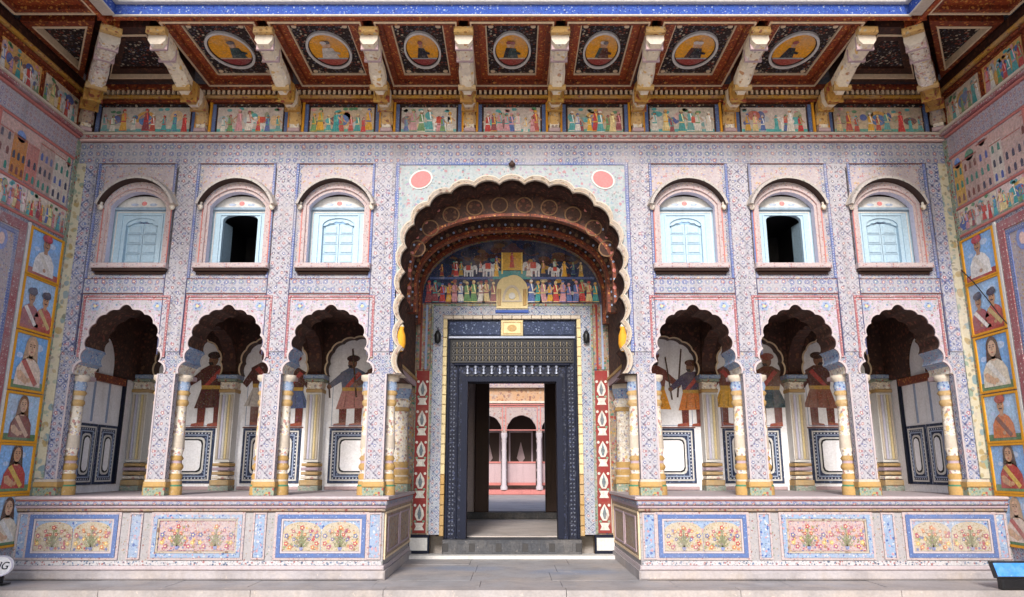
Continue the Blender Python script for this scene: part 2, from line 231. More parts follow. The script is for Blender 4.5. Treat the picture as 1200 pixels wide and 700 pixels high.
# ------------------------------------------------------------------ mesh builder: coordinates (u along, v up, w out of the surface)
C = sc.collection
W = {}
def FR(ox=0, oy=0, oz=0): return lambda u, v, w: (ox + u, oy - w, oz + v)             # facing the courtyard (-Y)
def FL(X, oy=0, oz=0): return lambda u, v, w: (X + w, oy + u, oz + v)                  # left wall, facing +X
def FRT(X, oy=0, oz=0): return lambda u, v, w: (X - w, oy - u, oz + v)                 # right wall, facing -X
def FD(ox, oy, oz): return lambda u, v, w: (ox + u, oy - v, oz - w)                    # underside, read from the court
F0 = FR()
class MB:
    def __init__(s, F=F0): s.v = []; s.f = []; s.m = []; s.c = []; s.s = []; s.F = F; s.paint = False
    def face(s, pts, mat='paint', col=(1, 1, 1), sm=False):
        i = len(s.v); s.v += [s.F(*p) for p in pts]; s.f.append(tuple(range(i, i + len(pts)))); s.m.append(mat); s.c.append(col); s.s.append(sm)
        return s
    def grid(s, rows, mat, sm=True, closed=False, col=(1, 1, 1)):
        i = len(s.v); n = len(rows[0])
        for r in rows: s.v += [s.F(*p) for p in r]
        for a in range(len(rows) - 1):
            mt = mat[a] if isinstance(mat, list) else mat
            for b in range(n if closed else n - 1):
                b2 = (b + 1) % n
                s.f.append((i + a * n + b, i + a * n + b2, i + (a + 1) * n + b2, i + (a + 1) * n + b)); s.m.append(mt); s.c.append(col); s.s.append(sm)
        return s
    def box(s, u0, u1, v0, v1, w0, w1, mat='paint', col=(1, 1, 1), ch=0.0):
        if ch:   # chamfer on the four front edges
            rows = [[(u0, v0, w0), (u1, v0, w0), (u1, v1, w0), (u0, v1, w0)], [(u0, v0, w1 - ch), (u1, v0, w1 - ch), (u1, v1, w1 - ch), (u0, v1, w1 - ch)],
                    [(u0 + ch, v0 + ch, w1), (u1 - ch, v0 + ch, w1), (u1 - ch, v1 - ch, w1), (u0 + ch, v1 - ch, w1)]]
            s.grid(rows, mat, False, True, col); s.face(rows[2], mat, col); s.face(rows[0][::-1], mat, col); return s
        i = len(s.v); s.v += [s.F(*p) for p in ((u0, v0, w0), (u1, v0, w0), (u1, v1, w0), (u0, v1, w0), (u0, v0, w1), (u1, v0, w1), (u1, v1, w1), (u0, v1, w1))]
        for q in ((3, 2, 1, 0), (4, 5, 6, 7), (0, 1, 5, 4), (1, 2, 6, 5), (2, 3, 7, 6), (3, 0, 4, 7)):
            s.f.append(tuple(i + k for k in q)); s.m.append(mat); s.c.append(col); s.s.append(False)
        return s
    def plate(s, outer, holes, w0, w1, mat, side=None, back=False, col=(1, 1, 1)):
        side = side or mat; sf = side if callable(side) else None; loops = [outer] + holes
        tri = tessellate_polygon([[Vector((p[0], p[1], 0)) for p in l] for l in loops])
        flat = [p for l in loops for p in l]; i = len(s.v)
        s.v += [s.F(p[0], p[1], w1) for p in flat]
        for t in tri: s.f.append(tuple(i + k for k in t)); s.m.append(mat); s.c.append(col); s.s.append(False)
        j = len(s.v); s.v += [s.F(p[0], p[1], w0) for p in flat]
        if back:
            for t in tri: s.f.append(tuple(j + k for k in t[::-1])); s.m.append(mat); s.c.append(col); s.s.append(False)
        o = 0
        for l in loops:
            n = len(l)
            for k in range(n):
                k2 = (k + 1) % n
                s.f.append((i + o + k, i + o + k2, j + o + k2, j + o + k)); s.m.append(sf(*l[k]) if sf else side); s.c.append(col); s.s.append(False)
            o += n
        return s
    def frame(s, u0, u1, v0, v1, t, w0, w1, mat, tv=None):
        tv = tv or t
        return s.plate([(u0, v0), (u1, v0), (u1, v1), (u0, v1)], [[(u0 + t, v0 + tv), (u1 - t, v0 + tv), (u1 - t, v1 - tv), (u0 + t, v1 - tv)]], w0, w1, mat)
    def lathe(s, cu, cw, prof, seg=14, a0=0.0, a1=360.0, flute=0.0):
        rows = []; full = abs(a1 - a0) > 359
        n = seg if full else seg + 1
        for r, v, m_ in prof:
            rows.append([(cu + (r * (1 - (flute if k % 2 else 0))) * math.sin(R(a0 + (a1 - a0) * k / seg)), v, cw + (r * (1 - (flute if k % 2 else 0))) * math.cos(R(a0 + (a1 - a0) * k / seg))) for k in range(n)])
        s.grid(rows, [p[2] for p in prof[:-1]], True, full); return s
    def tube(s, pts, r, mat, seg=8):
        P = [Vector(p) for p in pts]; rows = []
        for k, p in enumerate(P):
            t = (P[min(k + 1, len(P) - 1)] - P[max(k - 1, 0)]).normalized(); a = t.orthogonal().normalized() if k == 0 else (a - t * a.dot(t)).normalized(); b = t.cross(a)
            rows.append([tuple(p + (a * math.cos(2 * math.pi * j / seg) + b * math.sin(2 * math.pi * j / seg)) * r) for j in range(seg)])
        s.grid(rows, mat, True, True); return s
    # flat painted shapes, stacked in thin layers of paint
    def ell(s, u, v, ru, rv, col, L=1, n=18, w=0.0): return s.face([(u + ru * math.cos(2 * math.pi * k / n), v + rv * math.sin(2 * math.pi * k / n), w + L * 0.0016) for k in range(n)], 'paint', col)
    def pl(s, pts, col, L=1, w=0.0): return s.face([(p[0], p[1], w + L * 0.0016) for p in pts], 'paint', col)
    def rc(s, u0, u1, v0, v1, col, L=1, w=0.0): return s.pl([(u0, v0), (u1, v0), (u1, v1), (u0, v1)], col, L, w)
    def mesh(s, name):
        me = bpy.data.meshes.new(name); me.from_pydata(s.v, [], s.f)
        names = []
        for m_ in s.m:
            if m_ not in names: names.append(m_)
        for n in names: me.materials.append(M[n])
        ix = {n: k for k, n in enumerate(names)}
        me.polygons.foreach_set('material_index', [ix[m_] for m_ in s.m]); me.polygons.foreach_set('use_smooth', s.s)
        if 'paint' in names:
            at = me.color_attributes.new('Col', 'FLOAT_COLOR', 'CORNER'); d = []
            for p, c in zip(me.polygons, s.c): d += [c[0], c[1], c[2], 1.0] * p.loop_total
            at.data.foreach_set('color', d)
        bm = bmesh.new(); bm.from_mesh(me); bmesh.ops.recalc_face_normals(bm, faces=bm.faces); bm.to_mesh(me); bm.free()
        return me

def put(name, mb, parent=None, at=(0, 0, 0), label=None, kind=None):
    """link a mesh whose origin stands at the world point `at`"""
    o = bpy.data.objects.new(name, mb.mesh(name) if isinstance(mb, MB) else mb); C.objects.link(o)
    p = W[parent] if parent else Vector((0, 0, 0)); W[o] = Vector(at)
    o.parent = parent; o.location = Vector(at) - p
    if label: o['label'] = label
    if kind: o['kind'] = kind
    return o
def thing(name, label, cat, at=(0, 0, 0), group=None):
    o = bpy.data.objects.new(name, None); C.objects.link(o); o.empty_display_size = 0.2; o.location = at; W[o] = Vector(at)
    o['label'] = label; o['category'] = cat
    if group: o['group'] = group
    return o
def struct(name, mb): return put(name, mb, kind='structure')
def dup(o, parent, at):
    """copy a part with its sub-parts to the world point `at`"""
    c = o.copy(); C.objects.link(c); c.parent = parent; W[c] = Vector(at); c.location = Vector(at) - W[parent]
    for ch in o.children:
        d = ch.copy(); C.objects.link(d); d.parent = c; W[d] = Vector(at) + ch.location
    return c

# ------------------------------------------------------------------ arch outlines
def base_path(a, zc, b, zlow, n=2.5, k=90, cu=0.0):
    """from the left spring up over the crown to the right spring"""
    P = []
    if zlow < zc: P += [(-a, zlow + (zc - zlow) * i / 12) for i in range(12)]
    for i in range(k + 1):
        t = math.pi - math.pi * i / k; c_, s_ = math.cos(t), math.sin(t)
        P.append((a * math.copysign(abs(c_) ** (2 / n), c_), zc + b * abs(s_) ** (2 / n)))
    if zlow < zc: P += [(a, zc - (zc - zlow) * (i + 1) / 12) for i in range(12)]
    return [(cu + x, z) for x, z in P]
def resample(P, N):
    L = [0.0]
    for i in range(1, len(P)): L.append(L[-1] + math.dist(P[i], P[i - 1]))
    out = []; j = 0
    for k in range(N + 1):
        t = L[-1] * k / N
        while j < len(P) - 2 and L[j + 1] < t: j += 1
        f_ = (t - L[j]) / max(1e-9, L[j + 1] - L[j]); out.append((P[j][0] + (P[j + 1][0] - P[j][0]) * f_, P[j][1] + (P[j + 1][1] - P[j][1]) * f_))
    return out
def foils(P, N, bulge=0.32, seg=7, off=0.0):
    """scalloped path: N lobes bulging outward, the cusps on the base path"""
    if off:
        Q = []
        for i, p in enumerate(P):
            a, b = P[max(0, i - 1)], P[min(len(P) - 1, i + 1)]; d = math.dist(a, b) or 1
            Q.append((p[0] - (b[1] - a[1]) / d * off, p[1] + (b[0] - a[0]) / d * off))
        P = Q
    K = resample(P, N); out = []
    for i in range(N):
        a, b = K[i], K[i + 1]; d = math.dist(a, b); nx, nz = -(b[1] - a[1]) / d, (b[0] - a[0]) / d
        for j in range(seg):
            t = j / seg; h = bulge * d * math.sin(math.pi * t) ** 0.7
            out.append((a[0] + (b[0] - a[0]) * t + nx * h, a[1] + (b[1] - a[1]) * t + nz * h))
    out.append(K[-1]); return out

SX = 5.62                                    # side walls
PIERS = [1.63, 2.91, 4.19, 5.47]; BAYS = [2.27, 3.55, 4.83 - 0.02]
ARC = [2.235, 3.50, 4.765]                   # arch and window axes
ZP, ZC = 0.90, 2.33                          # ledge top, capital top
XS = lambda L: sorted([-x for x in L] + L)

# ================================================================== the setting: floors
struct('courtyard_ground', MB().box(-400, 400, -0.9, -0.16, -25, 400, 'court_stone'))
land = struct('landing', MB(lambda u, v, w: (u, v, w)).box(-SX, SX, -0.80, 2.0, -0.3, -0.006, 'threshold_stone'))
x = -SX; rnd = random.Random(4); i = 0
while x < SX - 0.1:                          # nosing stones along the edge of the landing
    x1 = min(SX, x + rnd.uniform(1.3, 1.9)); x1 = SX if SX - x1 < 0.6 else x1
    put('edge_stone', MB(lambda u, v, w: (u, v, w)).box(x + 0.003, x1 - 0.003, -1.02, -0.804, -0.3, 0.006 + rnd.uniform(0, 0.004), 'kerb_stone'), land); x = x1
rnd = random.Random(9)
for y0, y1, xa, xb in ((-0.8, -0.28, -SX, SX), (-0.28, 0.42, -1.5, 1.5), (0.42, 1.12, -1.5, 1.5), (1.12, 1.73, -1.5, 1.5)):   # paving slabs
    x = xa
    while x < xb - 0.05:
        x1 = min(xb, x + rnd.uniform(0.85, 1.35)); x1 = xb if xb - x1 < 0.5 else x1
        put('paving_slab', MB(lambda u, v, w: (u, v, w)).box(x + 0.003, x1 - 0.003, y0 + 0.003, y1 - 0.003, -0.05, rnd.uniform(-0.002, 0.0015), 'landing_stone'), land); x = x1
put('door_step', MB().box(-1.44, 1.44, 0.0, 0.045, -1.998, -1.72, 'cream_white'), land)
struct('passage_floor', MB().box(-2.4, 2.4, -0.2, 0.25, -6.3, -2.35, 'court_stone'))
struct('inner_court_floor', MB().box(-9, 9, -0.2, 0.36, -26, -6.62, 'kerb_stone'))

# ================================================================== facade
fac = thing('courtyard_facade', 'tall painted facade with scalloped arches, six windows and a big central archway', 'facade', (0, 0.2, ZP))
small = lambda cu, a=0.435, off=0.0: foils(base_path(a, 2.55, 0.56, ZC, 2.7, cu=cu), 11, 0.22, 6, off)
def flare(P, cu):
    return [(cu + (x_ - cu) * (1 + 0.24 * max(0.0, (2.58 - z_) / 0.25) ** 1.4), z_) for x_, z_ in P]
def small_hole(cu):
    P = foils(flare(base_path(0.435, 2.55, 0.555, ZC, 2.6, cu=cu), cu), 13, 0.22, 6)
    return [(x_, z_ + (0.045 * max(0, 1 - (abs(x_ - cu) / 0.11) ** 2) if z_ > 2.9 else 0)) for x_, z_ in P]
BIG = base_path(1.33, 3.70, 1.06, ZC, 2.5)
big_hole = foils(BIG, 21, 0.22, 8)
def win_out(hw, z0, zs, rise, n=14):
    return [(-hw, z0), (hw, z0)] + [(hw * math.cos(math.pi * k / n), zs + rise * math.sin(math.pi * k / n)) for k in range(n + 1)]
def seg_out(hw, z0, zs, rise, n=14):
    r = (hw * hw + rise * rise) / (2 * rise); a = math.asin(min(1, hw / r))
    return [(-hw, z0), (hw, z0)] + [(r * math.sin(a - 2 * a * k / n), zs + rise - r + r * math.cos(a - 2 * a * k / n)) for k in range(n + 1)]
# one plate with an open lower edge: arches cut from below, windows as holes
low = [(-SX, ZC)]
for cu in XS(ARC)[:3]: low += small_hole(cu)
low += big_hole
for cu in XS(ARC)[3:]: low += small_hole(cu)
low += [(SX, ZC), (SX, 5.36), (-SX, 5.36)]
holes = [[(cu + a, b) for a, b in seg_out(0.395, 3.70, 4.50, 0.225)] for cu in XS(ARC)]
put('wall_face', MB().plate(low, holes, -0.45, 0.0, 'wall_lattice', lambda u, v: 'cream_gold' if v < 2.44 and abs(u) > 1.6 else ('sky_blue_floral' if v < 2.66 and abs(u) > 1.6 else 'vault_brown'), True), fac)

# bands of ornament on the wall
for z0, z1, mat in ((5.06, 5.34, 'band_circles'), (3.335, 3.51, 'band_circles')):
    if z0 > 5: put('ornament_band', MB().box(-SX, SX, z0, z1, 0.0, 0.008, mat), fac)
    else:
        for sx in (-1, 1): put('ornament_band', MB().box(min(sx * 1.5, sx * SX), max(sx * 1.5, sx * SX), z0, z1, 0.0, 0.008, mat), fac)
for px in XS(PIERS):                          # vertical strips above the piers
    a, b = (px - 0.13, px + 0.13) if abs(px) < 5 else ((px - 0.14, px + 0.12) if px < 0 else (px - 0.12, px + 0.14))
    put('ornament_strip', MB().box(a, b, 2.60, 5.055, 0.0, 0.014, 'strip_blue' if abs(px) > 5 else 'strip_lattice'), fac)
    for sx in (-1, 1):
        e = px + sx * 0.15
        if abs(e) < 5.5: put('border_strip', MB().box(e - 0.016, e + 0.016, 3.52, 5.05, 0.0, 0.022, 'blue_border', ch=0.006), fac)
for s_ in (-1, 1): put('corner_band', MB().box(min(s_ * 5.50, s_ * SX), max(s_ * 5.50, s_ * SX), 1.09, 5.05, 0.0145, 0.026, 'corner_cream', ch=0.006), fac)
for px in XS(PIERS):
    for e in (px - 0.137, px + 0.137):
        if abs(e) < 5.5: put('dark_line', MB().box(e - 0.0045, e + 0.0045, 2.56, 5.05, 0.0, 0.018, 'navy_line'), fac)
for z_ in (5.05, 5.345, 3.326, 3.515):
    for sx in ((-1, 1) if z_ < 4 else (0,)):
        a, b = (-SX, SX) if sx == 0 else sorted((sx * 1.5, sx * SX))
        put('dark_line', MB().box(a, b, z_ - 0.004, z_ + 0.004, 0.0, 0.013, 'brown_line'), fac)
# cornice
cr = put('cornice', MB().box(-SX, SX, 5.36, 5.385, -0.1, 0.05, 'pink', ch=0.01).box(-SX, SX, 5.387, 5.42, -0.1, 0.08, 'cornice_check').box(-SX, SX, 5.422, 5.45, -0.1, 0.12, 'cream', ch=0.012), fac)
# arch spandrels
def spandrel():
    o = [(-0.52, 2.52), (-0.52, 3.30), (0.52, 3.30), (0.52, 2.52)]
    h = small_hole(0.0); hh = [p for p in h if p[1] > 2.545]
    poly = [(-0.52, 2.54)] + [(hh[0][0], 2.54)] + hh + [(hh[-1][0], 2.54)] + [(0.52, 2.54), (0.52, 3.30), (-0.52, 3.30)]
    return MB().plate(poly, [], 0.0, 0.012, 'spandrel_floral')
sp0 = None
for cu in XS(ARC):
    if sp0 is None:
        sp0 = put('spandrel_panel', spandrel(), fac, (cu, 0, 0))
        put('red_frame', MB().box(-0.535, 0.535, 3.275, 3.30, 0.002, 0.024, 'red_border').box(-0.535, -0.508, 2.53, 3.273, 0.002, 0.024, 'red_border').box(0.508, 0.535, 2.53, 3.273, 0.002, 0.024, 'red_border').box(-0.49, 0.49, 3.245, 3.256, 0.002, 0.018, 'rose_red'), sp0, (cu, 0, 0))
        h = small_hole(0.0); ot = foils(flare(base_path(0.435, 2.55, 0.555, ZC, 2.6), 0.0), 13, 0.22, 6, 0.024)
        ot = [(x_, z_ + (0.045 * max(0, 1 - (abs(x_) / 0.11) ** 2) if z_ > 2.9 else 0)) for x_, z_ in ot]
        put('arch_trim', MB().plate([(p[0], max(ZC, p[1])) for p in ot] + h[::-1], [], 0.0, 0.022, 'pink_pale', 'mud_pink'), sp0, (cu, 0, 0))
        for sx in (-1, 1):
            n = 16; c0 = (sx * 0.385, 3.165)
            E_ = lambda r_: [(c0[0] + r_ * (1 + 0.12 * math.cos(6 * 6.2832 * k / 24)) * math.cos(6.2832 * k / 24), c0[1] + r_ * (1 + 0.12 * math.cos(6 * 6.2832 * k / 24)) * math.sin(6.2832 * k / 24)) for k in range(24)]
            put('rosette', MB().plate(E_(0.058), [], 0.012, 0.017, 'grey_blue').plate(E_(0.042), [], 0.017, 0.020, 'sky_blue_floral').plate(E_(0.018), [], 0.020, 0.023, 'yellow_pale'), sp0, (cu, 0, 0))
    else: dup(sp0, fac, (cu, 0, 0))

# windows
def make_window(cu, opened):
    at = (cu, 0, 0)
    mb = MB().plate(seg_out(0.425, 3.70, 4.50, 0.265), [seg_out(0.385, 3.705, 4.495, 0.215)], 0.0, 0.026, 'frame_pink', 'pink')
    wn_ = put('window', mb, fac, at, 'window standing open on a black room' if opened else None)
    put('pink_panel', MB().plate([(-0.47, 3.70), (0.47, 3.70), (0.47, 5.0), (-0.47, 5.0)], [seg_out(0.428, 3.702, 4.50, 0.268)], 0.0, 0.014, 'pink_floral'), wn_, at)
    put('red_bead', MB().box(-0.438, -0.426, 3.71, 4.44, 0.014, 0.03, 'rose_red'), wn_, at); put('red_bead', MB().box(0.426, 0.438, 3.71, 4.44, 0.014, 0.03, 'rose_red'), wn_, at)
    # reveal lining
    o = seg_out(0.345, 3.715, 4.485, 0.19)
    put('inner_frame', MB().plate(seg_out(0.384, 3.706, 4.494, 0.214), [seg_out(0.352, 3.712, 4.475, 0.195)], -0.10, 0.0, 'frame_pink', 'lavender'), wn_, at)
    # lunette and shutters at the back of the recess
    lun = [(0.345 * math.cos(math.pi * k / 14), 4.50 + 0.155 * math.sin(math.pi * k / 14)) for k in range(15)]
    mb = MB().plate(lun, [], -0.16, -0.13, 'cream_white'); mb.ell(0, 4.555, 0.035, 0.03, (0.6, 0.2, 0.2), 1, w=-0.13)
    for s_ in (-1, 1): mb.ell(s_ * 0.12, 4.54, 0.05, 0.018, (0.35, 0.42, 0.55), 1, w=-0.13)
    put('lunette', mb, wn_, at)
    put('transom', MB().box(-0.394, 0.394, 4.455, 4.495, -0.16, -0.09, 'shutter_line', ch=0.008), wn_, at)
    door = win_out(0.205, 3.75, 4.26, 0.10) if not opened else win_out(0.225, 3.735, 4.33, 0.085); jam = [(-0.394, 3.703), (0.394, 3.703), (0.394, 4.454), (-0.394, 4.454)]
    put('shutter_frame', MB().plate(jam, [door], -0.20, -0.13, 'shutter_blue').frame(-0.27, 0.27, 3.73, 4.41, 0.018, -0.13, -0.115, 'shutter_blue').frame(-0.335, 0.335, 3.712, 4.44, 0.012, -0.13, -0.12, 'cream_white'), wn_, at)
    if not opened: put('scalloped_head', MB().plate(foils(base_path(0.203, 4.26, 0.098, 4.255, 2.0, 40), 5, -0.2, 5)[::-1] + [p for p in win_out(0.205, 4.25, 4.26, 0.10)[2:]][::-1], [], -0.18, -0.145, 'shutter_blue') if False else MB().plate([(0.203 * math.cos(math.pi * k / 14), 4.262 + 0.098 * math.sin(math.pi * k / 14)) for k in range(15)] + [(x_, 4.262 + 0.062 * math.sin(math.pi * (x_ + 0.2) / 0.4) - 0.012 * abs(math.sin(5 * math.pi * (x_ + 0.2) / 0.4))) for x_ in [-0.2 + 0.4 * k / 20 for k in range(1, 20)]], [], -0.185, -0.15, 'shutter_blue'), wn_, at)
    if not opened:
        for s_ in (-1, 1):
            a, b = (-0.204, -0.003) if s_ < 0 else (0.003, 0.204)
            mb = MB().box(a, b, 3.752, 4.30, -0.215, -0.185, 'shutter_blue')
            for k in range(4):
                z0 = 3.765 + k * 0.13; mb.box(a + 0.025, b - 0.025, z0 + 0.014, z0 + 0.112, -0.185, -0.172, 'shutter_blue', ch=0.008)
                mb.box(a + 0.012, b - 0.012, z0 - 0.006, z0 + 0.003, -0.185, -0.180, 'shutter_line')
            put('shutter_leaf', mb, wn_, at)
    else:
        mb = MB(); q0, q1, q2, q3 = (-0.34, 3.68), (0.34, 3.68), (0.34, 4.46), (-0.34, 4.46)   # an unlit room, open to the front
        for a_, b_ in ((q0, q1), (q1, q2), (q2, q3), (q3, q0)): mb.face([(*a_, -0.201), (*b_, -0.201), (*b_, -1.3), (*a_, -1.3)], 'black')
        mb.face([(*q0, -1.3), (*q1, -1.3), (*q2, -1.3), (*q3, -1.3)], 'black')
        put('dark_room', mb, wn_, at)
        s_ = -1 if cu < 0 else 1               # the leaf on the outer side stands swung in
        mb = MB(lambda u, v, w: (s_ * 0.225 - s_ * u * 0.16, 0.205 + u * 0.98, v)).box(0, 0.19, 3.752, 4.32, 0, 0.01, 'shutter_blue')
        put('shutter_leaf', mb, wn_, at)
    # sill
    put('sill', MB().box(-0.47, 0.47, 3.635, 3.70, 0.0, 0.11, 'frame_pink', ch=0.01).box(-0.46, 0.46, 3.60, 3.633, 0.0, 0.09, 'wood_dark', ch=0.015).box(-0.44, 0.44, 3.57, 3.598, 0.0, 0.045, 'wood_dark', ch=0.012), wn_, at)
    # eyebrow hood: an arched slab leaning out
    r = (0.46 ** 2 + 0.34 ** 2) / (2 * 0.34); a = math.asin(0.46 / r) if 0.34 < r else 1.5
    n = 18; up = []; 
    def arc(rr, dz=0.0): return [(rr * math.sin(-a + 2 * a * k / n), 4.80 - r + rr * math.cos(a - 2 * a * k / n) + dz) for k in range(n + 1)]
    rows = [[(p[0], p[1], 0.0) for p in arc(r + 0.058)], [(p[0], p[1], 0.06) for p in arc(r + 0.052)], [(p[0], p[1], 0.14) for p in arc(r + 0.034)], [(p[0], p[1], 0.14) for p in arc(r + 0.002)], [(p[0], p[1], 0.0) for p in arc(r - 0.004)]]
    mb = MB().grid(rows, ['cream', 'hood_grey', 'hood_grey', 'wood_dark'], False)  # dark brown underside: the shadow beneath the hood is put into its colour
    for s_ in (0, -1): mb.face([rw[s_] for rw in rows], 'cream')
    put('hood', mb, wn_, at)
    cr_ = MB().plate([(p[0], p[1] + 0.075) for p in arc(r + 0.0)] + [(p[0] , p[1] + 0.145) for p in arc(r - 0.0)][::-1], [], 0.0, 0.02, 'pink_floral', 'pink')
    put('arched_moulding', cr_, wn_, at)
    for s_ in (-1, 1): put('hood_end', MB().lathe(s_ * 0.455, 0.06, [(0.0, 4.40, 'cream_gold'), (0.026, 4.415, 'cream_gold'), (0.035, 4.45, 'cream_gold'), (0.02, 4.48, 'cream_gold'), (0.03, 4.50, 'cream_gold'), (0.0, 4.52, 'cream_gold')], 10), wn_, at)
    return wn_
closed0 = None
for cu in XS(ARC):
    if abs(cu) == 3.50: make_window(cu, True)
    elif closed0 is None: closed0 = make_window(cu, False)
    else: dup(closed0, fac, (cu, 0, 0))

# piers with colonnettes
def colonnette(x0, w0):
    P = [(0.095, ZP, 'gold'), (0.095, ZP + 0.10, 'green'), (0.085, ZP + 0.12, 'gold'), (0.085, 1.06, 'cream'), (0.078, 1.08, 'gold'), (0.088, 1.12, 'gold'), (0.07, 1.15, 'cream_gold'), (0.07, 1.19, 'gold'), (0.086, 1.215, 'gold'), (0.086, 1.24, 'gold'), (0.066, 1.27, 'mauve'),
         (0.066, 1.30, 'gold'), (0.082, 1.325, 'gold'), (0.06, 1.36, 'cream_gold'), (0.078, 1.45, 'cream'), (0.070, 1.60, 'cream_gold'), (0.060, 1.95, 'gold'), (0.078, 1.98, 'gold'), (0.078, 2.01, 'gold'), (0.062, 2.03, 'cream'), (0.068, 2.08, 'gold'), (0.088, 2.11, 'gold'), (0.07, 2.14, 'sky_blue_floral'),
         (0.082, 2.20, 'sky_blue_floral'), (0.07, 2.25, 'cream'), (0.10, 2.28, 'cream'), (0.10, ZC, 'cream'), (0.0, ZC, 'cream')]
    return MB().lathe(x0, w0, [(r_ * 1.08, z_, m_) for r_, z_, m_ in P], 16)
def make_pier(px, sides):
    at = (px, 0, 0)
    lo, hi = (-0.112, 0.112) if len(sides) == 2 else ((-0.145, 0.12) if sides == (1,) else (-0.12, 0.145))
    p = put('pier', MB().box(lo, hi, 1.085, ZC, -0.09, 0.0, 'strip_blue' if len(sides) == 1 else 'strip_lattice'), fac, at)
    put('pier_core', MB().box(max(lo, -0.085), min(hi, 0.085), 1.0, ZC, -0.42, -0.095, 'cream_gold'), p, at)
    put('pier_base', MB().box(lo - 0.012, hi + 0.012, ZP, 0.99, -0.12, 0.02, 'green_floral').box(lo - 0.02, hi + 0.02, 0.992, 1.055, -0.12, 0.032, 'gold', ch=0.012).box(lo - 0.008, hi + 0.008, 1.056, 1.084, -0.11, 0.014, 'cream'), p, at)
    put('pier_edge', MB().box(lo, lo + 0.018, 1.09, ZC - 0.01, 0.0, 0.012, 'pink_pale').box(hi - 0.018, hi, 1.09, ZC - 0.01, 0.0, 0.012, 'pink_pale'), p, at)
    for s_ in sides:
        put('colonnette', colonnette(s_ * 0.128, -0.20), p, at)
        # small scalloped bracket leaf over the capital
        put('impost', MB().box(s_ * 0.14 - 0.06, s_ * 0.14 + 0.06, ZC - 0.05, ZC - 0.002, -0.42, -0.29, 'mud_pink'), p, at)
    return p
p0 = make_pier(-4.19, (-1, 1))
for px in (-2.91, -1.63, 1.63, 2.91, 4.19): dup(p0, fac, (px, 0, 0))
make_pier(-5.47, (1,)); make_pier(5.47, (-1,))

# central arch panel, its scalloped trim, roundels and pendants
ap = put('arch_panel', MB().plate([(-1.45, 2.62)] + [(p[0], max(2.62, p[1])) for p in foils(BIG, 21, 0.22, 8, 0.066) if p[1] > 2.62] + [(1.45, 2.62), (1.45, 5.03), (-1.45, 5.03)], [], 0.0, 0.014, 'pale_floral'), fac)
put('panel_border', MB().plate([(-1.49, 2.60), (-1.45, 2.60), (-1.45, 5.03), (1.45, 5.03), (1.45, 2.60), (1.49, 2.60), (1.49, 5.062), (-1.49, 5.062)], [], 0.0, 0.026, 'blue_border'), ap)
inn = foils(BIG, 21, 0.22, 8); out = foils(BIG, 21, 0.22, 8, 0.07); K = resample(BIG, 21)
for k in range(21):                            # every lobe of the scalloped trim is a moulded shell
    a_ = inn[k * 8:k * 8 + 9]; b_ = out[k * 8:k * 8 + 9]
    lerp = lambda t, i_: (a_[i_][0] + (b_[i_][0] - a_[i_][0]) * t, a_[i_][1] + (b_[i_][1] - a_[i_][1]) * t)
    rows = [[(*lerp(t, i_), ww) for i_ in range(9)] for t, ww in ((1.0, 0.015), (0.92, 0.055), (0.7, 0.06), (0.45, 0.03), (0.25, 0.04), (0.06, 0.035), (0.0, 0.0), (0.0, -0.12))]
    put('arch_lobe', MB().grid(rows, ['cream', 'cream', 'trim_tan', 'tan_floral', 'trim_tan', 'trim_tan', 'vault_brown'], True), ap)
mb = MB()
for s_ in (-1, 1):
    t = R(-28 * s_)
    e = lambda ru, rv, w_: [(s_ * 1.17 + ru * math.cos(q) * math.cos(t) - rv * math.sin(q) * math.sin(t), 4.83 + ru * math.cos(q) * math.sin(t) + rv * math.sin(q) * math.cos(t)) for q in [6.2832 * k / 26 for k in range(26)]]
    put('roundel', MB().plate(e(0.155, 0.125, 0), [], 0.012, 0.024, 'cream_white').plate(e(0.135, 0.105, 0), [], 0.024, 0.030, 'salmon'), ap)
    put('bud_pendant', MB().lathe(s_ * 1.365, -0.02, [(0.0, 2.60, 'orange'), (0.03, 2.61, 'cream_gold'), (0.045, 2.64, 'orange'), (0.062, 2.70, 'orange'), (0.055, 2.80, 'orange'), (0.03, 2.88, 'orange'), (0.038, 2.91, 'cream_gold'), (0.02, 2.95, 'cream_gold'), (0.0, 2.97, 'cream_gold')], 14), ap)
put('crown_finial', MB().lathe(0, 0.05, [(0.0, 4.99, 'wood_dark'), (0.035, 5.0, 'wood_dark'), (0.045, 5.03, 'wood_dark'), (0.02, 5.06, 'wood_dark'), (0.0, 5.09, 'wood_dark')], 10), ap)

